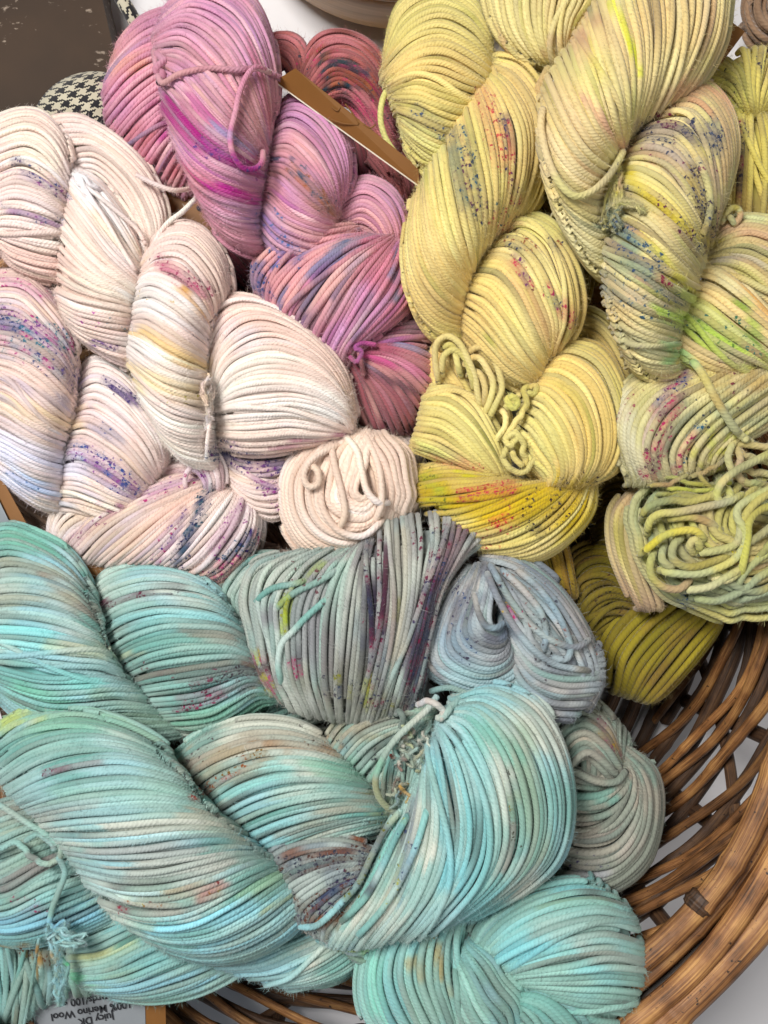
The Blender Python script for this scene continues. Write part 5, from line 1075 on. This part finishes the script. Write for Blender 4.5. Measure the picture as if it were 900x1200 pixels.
# ---- swing tags
mat_flat('kraft', '7E5426', rough=.55, nscale=120, namt=.10, bump=.0001, bscale=900)
mat_flat('label_paper', '868C92', rough=.6, nscale=90, namt=.04)  # white paper greyed: the shadow over the card is in this colour
mat_flat('ink', '24262C', rough=.7)
mat_flat('card_edge', 'E8E0D0', rough=.7)
mat_flat('ink_print', '7A5226', rough=.7)
def card(parent, name, pts, mat, th=1.6, edge=None):
    """flat card through grid corner points (x,y,z)"""
    P = W(np.array(pts, float)); n = len(P)
    nr = np.cross(P[1] - P[0], P[2] - P[0]); nr /= np.linalg.norm(nr)
    if nr[2] < 0: nr = -nr
    bf = Buf(); bf.add(np.concatenate([P, P - nr * th * U]))
    sgn = np.cross(P[1] - P[0], P[2] - P[0])[2] > 0
    fan = [(0, i, i + 1) for i in range(1, n - 1)]
    f1 = [(a, b_, c) if sgn else (a, c, b_) for a, b_, c in fan]
    f2 = [(a + n, c + n, b_ + n) if sgn else (a + n, b_ + n, c + n) for a, b_, c in fan]
    bf.t.append(np.array(f1 + f2)); qs = np.array([(i, (i + 1) % n, (i + 1) % n + n, i + n) for i in range(n)])
    bf.q.append(qs[:, ::-1] if sgn else qs)
    o = bf.build(name, MAT[mat], parent, smooth=False)
    return o, nr
def on_card(parent, o, p0, p1, txt, size, mat='ink', name='printed_text', lift=1.2, bold=0.0):
    """text whose baseline runs from grid point p0 towards p1 on the card plane"""
    cu = bpy.data.curves.new(name, 'FONT'); cu.body = txt; cu.size = size * U; cu.offset = bold * U
    cu.materials.append(MAT[mat])
    t = bpy.data.objects.new(name, cu); COL.objects.link(t)
    a, b_ = W(np.array([p0, p1], float)); x = (b_ - a) / np.linalg.norm(b_ - a)
    from mathutils import Matrix, Vector
    nr = np.array(o)
    y = np.cross(nr, x)
    pos = a + nr * lift * U
    mw = Matrix(((x[0], y[0], nr[0], pos[0]), (x[1], y[1], nr[1], pos[1]), (x[2], y[2], nr[2], pos[2]), (0, 0, 0, 1)))
    # bake the placement into a mesh whose origin sits at the text
    dg = bpy.context.evaluated_depsgraph_get()
    me = bpy.data.meshes.new_from_object(t.evaluated_get(dg))
    bpy.data.objects.remove(t)
    me.transform(mw); off = Vector(pos); me.transform(Matrix.Translation(-off))
    ob = bpy.data.objects.new(name, me); COL.objects.link(ob)
    ob.location = off - Vector(parent.matrix_world.translation if parent.parent else parent.location)
    ob.parent = parent
    return ob
def child_of(o, card_obj, root):
    """re-hang o (placed relative to the world) below card_obj, keeping its place"""
    o.parent = card_obj
    o.location = np.array(o.location) - np.array(card_obj.location)

# kraft tag of the pink skein
t1, nr = card(A['root'], 'swing_tag', [(346,80,36),(490,196,10),(492,218,2),(322,95,20)], 'kraft')
e1, _ = card(A['root'], 'tag_edge', [(321.4,95.2,20.2),(492,218.6,2.2),(491.8,219.8,1.2),(321.1,96.2,19.8)], 'card_edge', th=2.0); child_of(e1, t1, A)
for pts in ("404,122,31 412,132,28 420,145,24", "386,140,26 402,145,23 420,146,22", "388,126,30 394,130,30 398,126,30", "426,146,24 434,150,22 440,146,22"):
    P_ = np.array([[float(a) for a in q.split(',')] for q in pts.split()])
    Q = W(P_)
    # drop onto the card plane
    c0 = W(np.array([346., 80, 36])); Q = Q - ((Q - c0) @ nr)[:, None] * nr + nr * .4 * U
    bf = Buf(); Qs = resample(Q, 14); tubes(bf, Qs[None], np.full((1, 14), .8 * U), np.broadcast_to(nr, (1, 14, 3)), np.ones((1, 14, 3)), sides=6)
    g = bf.build('printed_sprig', MAT['ink_print'], A['root']); child_of(g, t1, A)
# orange tag of the right yellow skein
card(L['root'], 'swing_tag', [(858,26,-20),(873,37,-22),(828,98,-22),(805,82,-20)], 'kraft')
# cream skein's tag in the gap
t3, nr3 = card(C['root'], 'swing_tag', [(182,216,-70),(250,222,-76),(252,300,-80),(180,300,-74)], 'kraft')
s3, _ = card(C['root'], 'sticker', [(196,262,-71),(234,261,-74),(234,305,-75),(192,304,-71)], 'label_paper', th=.8); child_of(s3, t3, C)
h3, _ = card(C['root'], 'tag_hole', [(231,241,-73),(235,241,-73),(236,244,-73.4),(234,247,-73.6),(231,246,-73.4),(230,243,-73)], 'ink', th=.8); child_of(h3, t3, C)
# dark tag deep under the right skein
card(L['root'], 'swing_tag', [(684,268,-100),(722,262,-98),(722,352,-98),(672,356,-100)], 'kraft')
# left edge tag with its sticker (belongs to the lavender skein)
t4, nr4 = card(D['root'], 'swing_tag', [(-70,430,-48),(39,628,-20),(20,700,-20),(-80,700,-20)], 'kraft')
s4, _ = card(D['root'], 'sticker', [(-72,475,-40),(-2,585,-23),(16,622,-18.4),(20,660,-18.4),(-72,690,-18.4)], 'label_paper', th=.8); child_of(s4, t4, D)
# kraft tag under the upper mint skein
card(F['root'], 'swing_tag', [(86,650,-34),(218,664,-38),(262,704,-40),(240,790,-40),(70,760,-34)], 'kraft')
# printed label card at the bottom
ZC = -54
t5, nr5 = card(H['root'], 'label_card', [(34,1120,ZC),(192,1112,ZC),(196,1260,ZC),(30,1262,ZC)], 'kraft')
s5, _ = card(H['root'], 'sticker', [(39,1128,ZC+1.4),(168,1120,ZC+1.4),(172,1250,ZC+1.4),(38,1252,ZC+1.4)], 'label_paper', th=.8); child_of(s5, t5, H)
for (p0, p1, tx) in (((133,1186,ZC+2),(80,1196,ZC+2),'Juicy DK'), ((154,1172,ZC+2),(60,1188,ZC+2),'100% Merino Wool'), ((150,1161,ZC+2),(60,1174,ZC+2),'231 yards/100 g'), ((108,1156,ZC+2),(80,1160,ZC+2),'low')):
    g = on_card(H['root'], nr5, p0, p1, tx, 12.5 if tx != 'low' else 11, bold=.25); child_of(g, t5, H)

# ================================================================== light and camera
def area(name, loc, target, size, power, col, sy=None):
    l = bpy.data.lights.new(name, 'AREA'); l.energy = power; l.color = col; l.size = size
    if sy: l.shape = 'RECTANGLE'; l.size_y = sy
    o = bpy.data.objects.new(name, l); COL.objects.link(o); o.location = loc
    from mathutils import Vector
    o.rotation_euler = (Vector(target) - Vector(loc)).to_track_quat('-Z', 'Y').to_euler()
    tag(o, kind='helper')
    return o
area('window_light', (-0.62, .62, 1.4), (0, -.08, 0), .45, 34, (1.0, .965, .92), .7)
area('counter_fill_light', (0.8, -.7, 1.7), (.1, -.1, 0), 1.0, 11, (1.0, .97, .94))  # fill lamp added over the lower right to brighten the counter
area('side_window', (-1.5, -.7, .7), (0, 0, 0), .8, 4, (.72, .86, 1.0))
w = bpy.data.worlds.new('World'); scene.world = w; w.use_nodes = True
bg = w.node_tree.nodes['Background']; bg.inputs[0].default_value = (.95, .97, 1, 1); bg.inputs[1].default_value = .04

cam = bpy.data.cameras.new('camera'); co = bpy.data.objects.new('camera', cam); COL.objects.link(co)
co.location = (0, 0, HC * U); co.rotation_euler = (0, 0, 0)
cam.sensor_fit = 'VERTICAL'; cam.angle_y = 2 * math.atan(600 / HC); cam.clip_start = .01; cam.clip_end = 50
scene.camera = co
scene.view_settings.view_transform = 'Standard'; scene.view_settings.look = 'None'
scene.view_settings.exposure = 0; scene.view_settings.gamma = 1
scene.cycles.max_bounces = 8; scene.cycles.diffuse_bounces = 3
